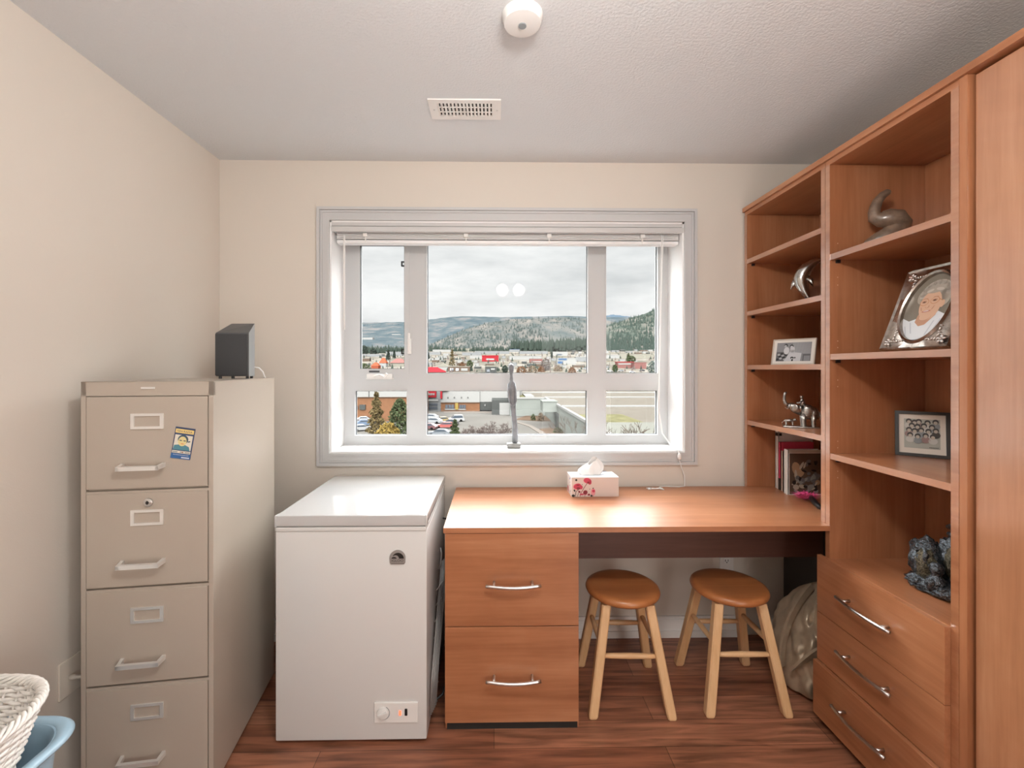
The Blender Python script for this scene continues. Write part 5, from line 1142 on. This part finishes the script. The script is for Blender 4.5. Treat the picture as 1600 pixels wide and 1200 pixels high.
def bare(label, px, top, d, m='twig', seed=0, depth=5, name='bare_tree', spread=.6, cat='tree', rad=None):
    X, Y = X_at(px, d), Y_at(px, d); h = z_at(top, d) - G; rn = random.Random(seed); t = thing(name, label, cat, (X, Y, G)); segs = []
    def grow(p, dr, l, r_, k):
        q = p + dr * l; mid = p + dr * l * .5 + Vector((rn.uniform(-1, 1), rn.uniform(-1, 1), 0)) * l * .06; segs.append((p, mid, q, max(r_, .017), k))
        if k == 0: return
        for i in range(3 if k > 1 else 4):
            a = rn.uniform(0, 6.28); dv = (dr + Vector((math.cos(a), math.sin(a), rn.uniform(-.1, .5))) * spread).normalized(); grow(p + dr * l * rn.uniform(.55, 1), dv, l * rn.uniform(.58, .8), r_ * .6, k - 1)
    r0 = rad or h * .016; grow(Vector((0, 0, -.2)), Vector((.03, 0, 1)), h * .30, r0, depth)
    mz = max(s[2].z for s in segs); f_ = h / mz
    a_ = MB(); c_ = MB()
    for p, mid, q, r_, k in segs: (a_ if k >= depth - 1 else c_).tube([p * f_, mid * f_, q * f_], [r_, r_ * .85, r_ * .6], 5 if k > 2 else 3)
    a_.build('trunk', O['trunk'], t, True); c_.build('branches', O[m], t, 'flat'); return t
leafy('brown-tinged cypress behind the left lower pane', 588, 613, 72, 44, 'cyp', 'cone', n=1500, leaf=.34, seed=1)
leafy('green pine at the right of the left lower pane', 625, 624, 66, 42, 'pine', 'oval', n=2600, leaf=.30, seed=2)
leafy('golden willow thicket at the bottom of the left lower pane', 606, 662, 56, 66, 'gold', 'dome', n=1800, leaf=.34, seed=3, name='shrub', cat='shrub')
leafy('small green pine beside the red car in the middle lower pane', 711, 656, 78, 26, 'pine', 'cone', n=1500, leaf=.26, seed=4)
bare('purple-grey bare bush in the middle lower pane', 776, 655, 66, 'twig', 5, 7, 'bare_bush', .80, 'shrub', .07)
bare('lower bare bush left of the larger bare bush in the middle lower pane', 757, 664, 64, 'twig', 6, 7, 'bare_bush', .80, 'shrub', .07)
bare('bare branching tree before the pale building wall', 908, 644, 50, 'trunk', 8, 5, 'bare_tree', .62)
bare('bare branching tree low in the right lower pane', 953, 654, 40, 'trunk', 9, 5, 'bare_tree', .70)
bare('second bare tree close behind the low one in the right lower pane', 975, 659, 46, 'trunk', 12, 5, 'bare_tree', .70)
leafy('tan dry shrub in the planting bed by the pale wall', 845, 645, 118, 11, 'tan', 'dome', n=300, leaf=.25, trunk=False, name='shrub', cat='shrub'); leafy('small olive shrub left of the tan shrub in the planting bed', 833, 647, 119, 8, 'pine', 'dome', n=220, leaf=.22, trunk=False, name='shrub', cat='shrub'); leafy('little tan shrub at the right end of the planting bed', 865, 651.5, 119, 6, 'tan', 'dome', n=180, leaf=.2, trunk=False, name='shrub', cat='shrub'); leafy('low green shrub in the near planting bed', 872, 668.5, 96, 16, 'pine', 'dome', n=300, leaf=.22, trunk=False, name='shrub', cat='shrub')
TR = [('tall thin brown-green conifer at the left of the big pane', 706.5, 546, 573, 12, 'cyp', 'cone'), ('dark conifer in the left upper pane', 606.5, 547, 563, 9, 'dk', 'cone'), ('round dark tree at the left edge of the left upper pane', 569, 540, 556, 13, 'dk', 'oval'), ('dark bushy tree beside the round dark tree in the left upper pane', 583, 545, 556, 12, 'dk', 'oval'), ('slim conifer at the right of the left upper pane', 616, 548, 560, 6, 'dk', 'cone'), ('low dark hedge tree at the bottom left of the left upper pane', 569, 568, 577, 22, 'pine', 'dome'),
      ('small conifer at the left edge of the big pane', 669, 551, 561, 6, 'dk', 'cone'), ('olive tree below the red superstore at its left', 734, 563, 575, 10, 'pine', 'oval'), ('reddish small tree beside the brown shops', 722, 566, 576, 9, 'rust', 'oval'), ('dark tree at the right of the black kiosk', 789, 571, 582, 10, 'dk', 'oval'),
      ('small dark conifer in front of the white hall', 862, 550, 560, 4, 'dk', 'cone'), ('grey leafless round tree right of centre in the big pane', 853, 560, 579, 17, 'twig', 'oval'), ('rusty shrub at the foot of the grey round tree', 846, 573, 581, 12, 'rust', 'dome'), ('orange shrub row right of the grey round tree', 872, 571, 580, 15, 'tan', 'dome'), ('rusty shrub right of the orange shrub row', 894, 574, 583, 13, 'rust', 'dome'), ('rusty hedge just right of the statuette head', 815, 573, 582, 18, 'rust', 'dome'), ('tan hedge between the rusty hedge and the grey round tree', 832, 572, 582, 16, 'tan', 'dome'),
      ('broad green bush tree in the right upper pane', 986, 556, 566, 15, 'pine', 'oval'), ('pointed green conifer in the broad bush of the right upper pane', 982, 552, 564, 6, 'pine', 'cone'), ('pale blue spruce at the right of the right upper pane', 1019, 565, 583, 16, 'spr', 'oval'), ('small olive tree at the bottom left of the right upper pane', 961, 570, 581, 8, 'pine', 'oval'), ('tan hill-foot tree crown near the right of the big pane', 864, 536, 548, 20, 'tan', 'dome')]
for (lab, px, top, base, wp, m, sh) in TR:
    dd = dist(base); leafy(lab, px, top, dd, wp, m, sh, n=420, leaf=.022 * dd * .09, seed=int(px), gzz=z_at(base, dd) - .5, cat='shrub' if 'hedge' in lab or 'shrub' in lab else 'tree', name='shrub' if 'shrub' in lab or 'hedge' in lab else 'tree', trunk=sh != 'dome')

# ---- cars
def car(label, px, py, m, ang=0, l=4.4, suv=False, name='car'):
    d = dist(py); X, Y = X_at(px, d), Y_at(px, d); r = thing(name, label, 'car', (X, Y, gz(Y)), R(ang)); h = 1.7 if suv else 1.42; w_ = .88; L2 = l / 2
    b = MB(); b.prism([(-L2, -w_, .30), (L2, -w_, .30), (L2 + .05, -w_, .55), (L2 - .1, -w_, .78), (L2 * .45, -w_, .92), (-L2 * .92, -w_, .98), (-L2 - .03, -w_, .7)], (0, 2 * w_, 0))
    b.prism([(L2 * .48, -w_ * .86, .90), (L2 * .12, -w_ * .78, h), (-L2 * (.80 if suv else .55), -w_ * .78, h), (-L2 * (.95 if suv else .88), -w_ * .86, .95)], (0, 1.64 * w_, 0)); b.build('car_body', O[m], r, 'flat')
    b = MB()
    for s_ in (-1, 1): y = s_ * w_ * .86; b.prism([(L2 * .40, y, .96), (L2 * .10, y, h - .10), (-L2 * (.72 if suv else .5), y, h - .10), (-L2 * (.84 if suv else .76), y, 1.0)], (0, s_ * .03, 0))
    b.prism([(L2 * .46, -w_ * .74, .98), (L2 * .17, -w_ * .70, h - .08), (L2 * .17, w_ * .70, h - .08), (L2 * .46, w_ * .74, .98)], (.04, 0, .02)); b.build('windows', O['win'], r, 'flat')
    for x in (-L2 * .62, L2 * .62):
        for s_ in (-1, 1): b = MB(); b.lathe([(0, s_ * w_ - .10), (.32, s_ * w_ - .10), (.32, s_ * w_ + .03), (.18, s_ * w_ + .03), (0, s_ * w_ + .02)], (x, 0, .32), 16, 'Y'); b.build('wheel', O['black'], r, 'auto')
    return r
car('white hatchback parked alone on the car park', 711.5, 658.5, 'cwhite', 188, 4.6, True)
car('silver car at the left edge of the middle lower pane', 671, 655, 'silver', 170, 4.8); car('silver car in front of the leftmost silver car in the middle lower pane', 676, 661.5, 'silver', 165, 4.8); car('maroon car at the left edge of the middle lower pane', 668, 671, 'cmar', 165, 4.4)
car('yellow car behind the red car', 690, 660, 'cyel', 195, 4.2); car('red car beside the small green pine', 695.5, 669, 'cred', 185, 4.8); car('dark car between the yellow car and the white hatchback', 703, 664, 'cdark', 185, 4.4); car('blue-grey car at the bottom of the middle lower pane', 686, 681, 'cgrey', 172, 4.6)
car('maroon car in the left lower pane', 568, 651, 'cmar', 5, 4.6); car('bright blue car in the left lower pane', 572, 665, 'cblue', 20, 4.6); car('white car above the blue car in the left lower pane', 571, 659, 'cwhite', 10, 4.4); car('white car between the cypress and the pine', 600, 655, 'cwhite', 0, 4.6); car('white car at the bottom left of the left lower pane', 566, 673, 'cwhite', 30, 4.6); car('dark car at the left edge of the left lower pane', 556, 664, 'cdark', 15, 4.4)
for k, (px, py, m, lab) in enumerate(((768, 582.5, 'cwhite', 'tiny white car left of the statuette head below the kiosk'), (905, 580.5, 'cwhite', 'tiny white car near the right corner of the big pane'), (915, 577, 'silver', 'tiny silver car at the right corner of the big pane'), (953, 581, 'cwhite', 'tiny white car at the bottom left of the right upper pane'), (970, 580.5, 'silver', 'tiny silver car left of centre at the bottom of the right upper pane'), (988, 582.5, 'cwhite', 'tiny white car in the middle bottom of the right upper pane'), (1003, 580, 'cdark', 'tiny dark car right of centre at the bottom of the right upper pane'), (897, 566.5, 'cblue', 'tiny blue car beside the white and blue store'))): car(lab, px, py, m, 0 if k % 2 else 180)
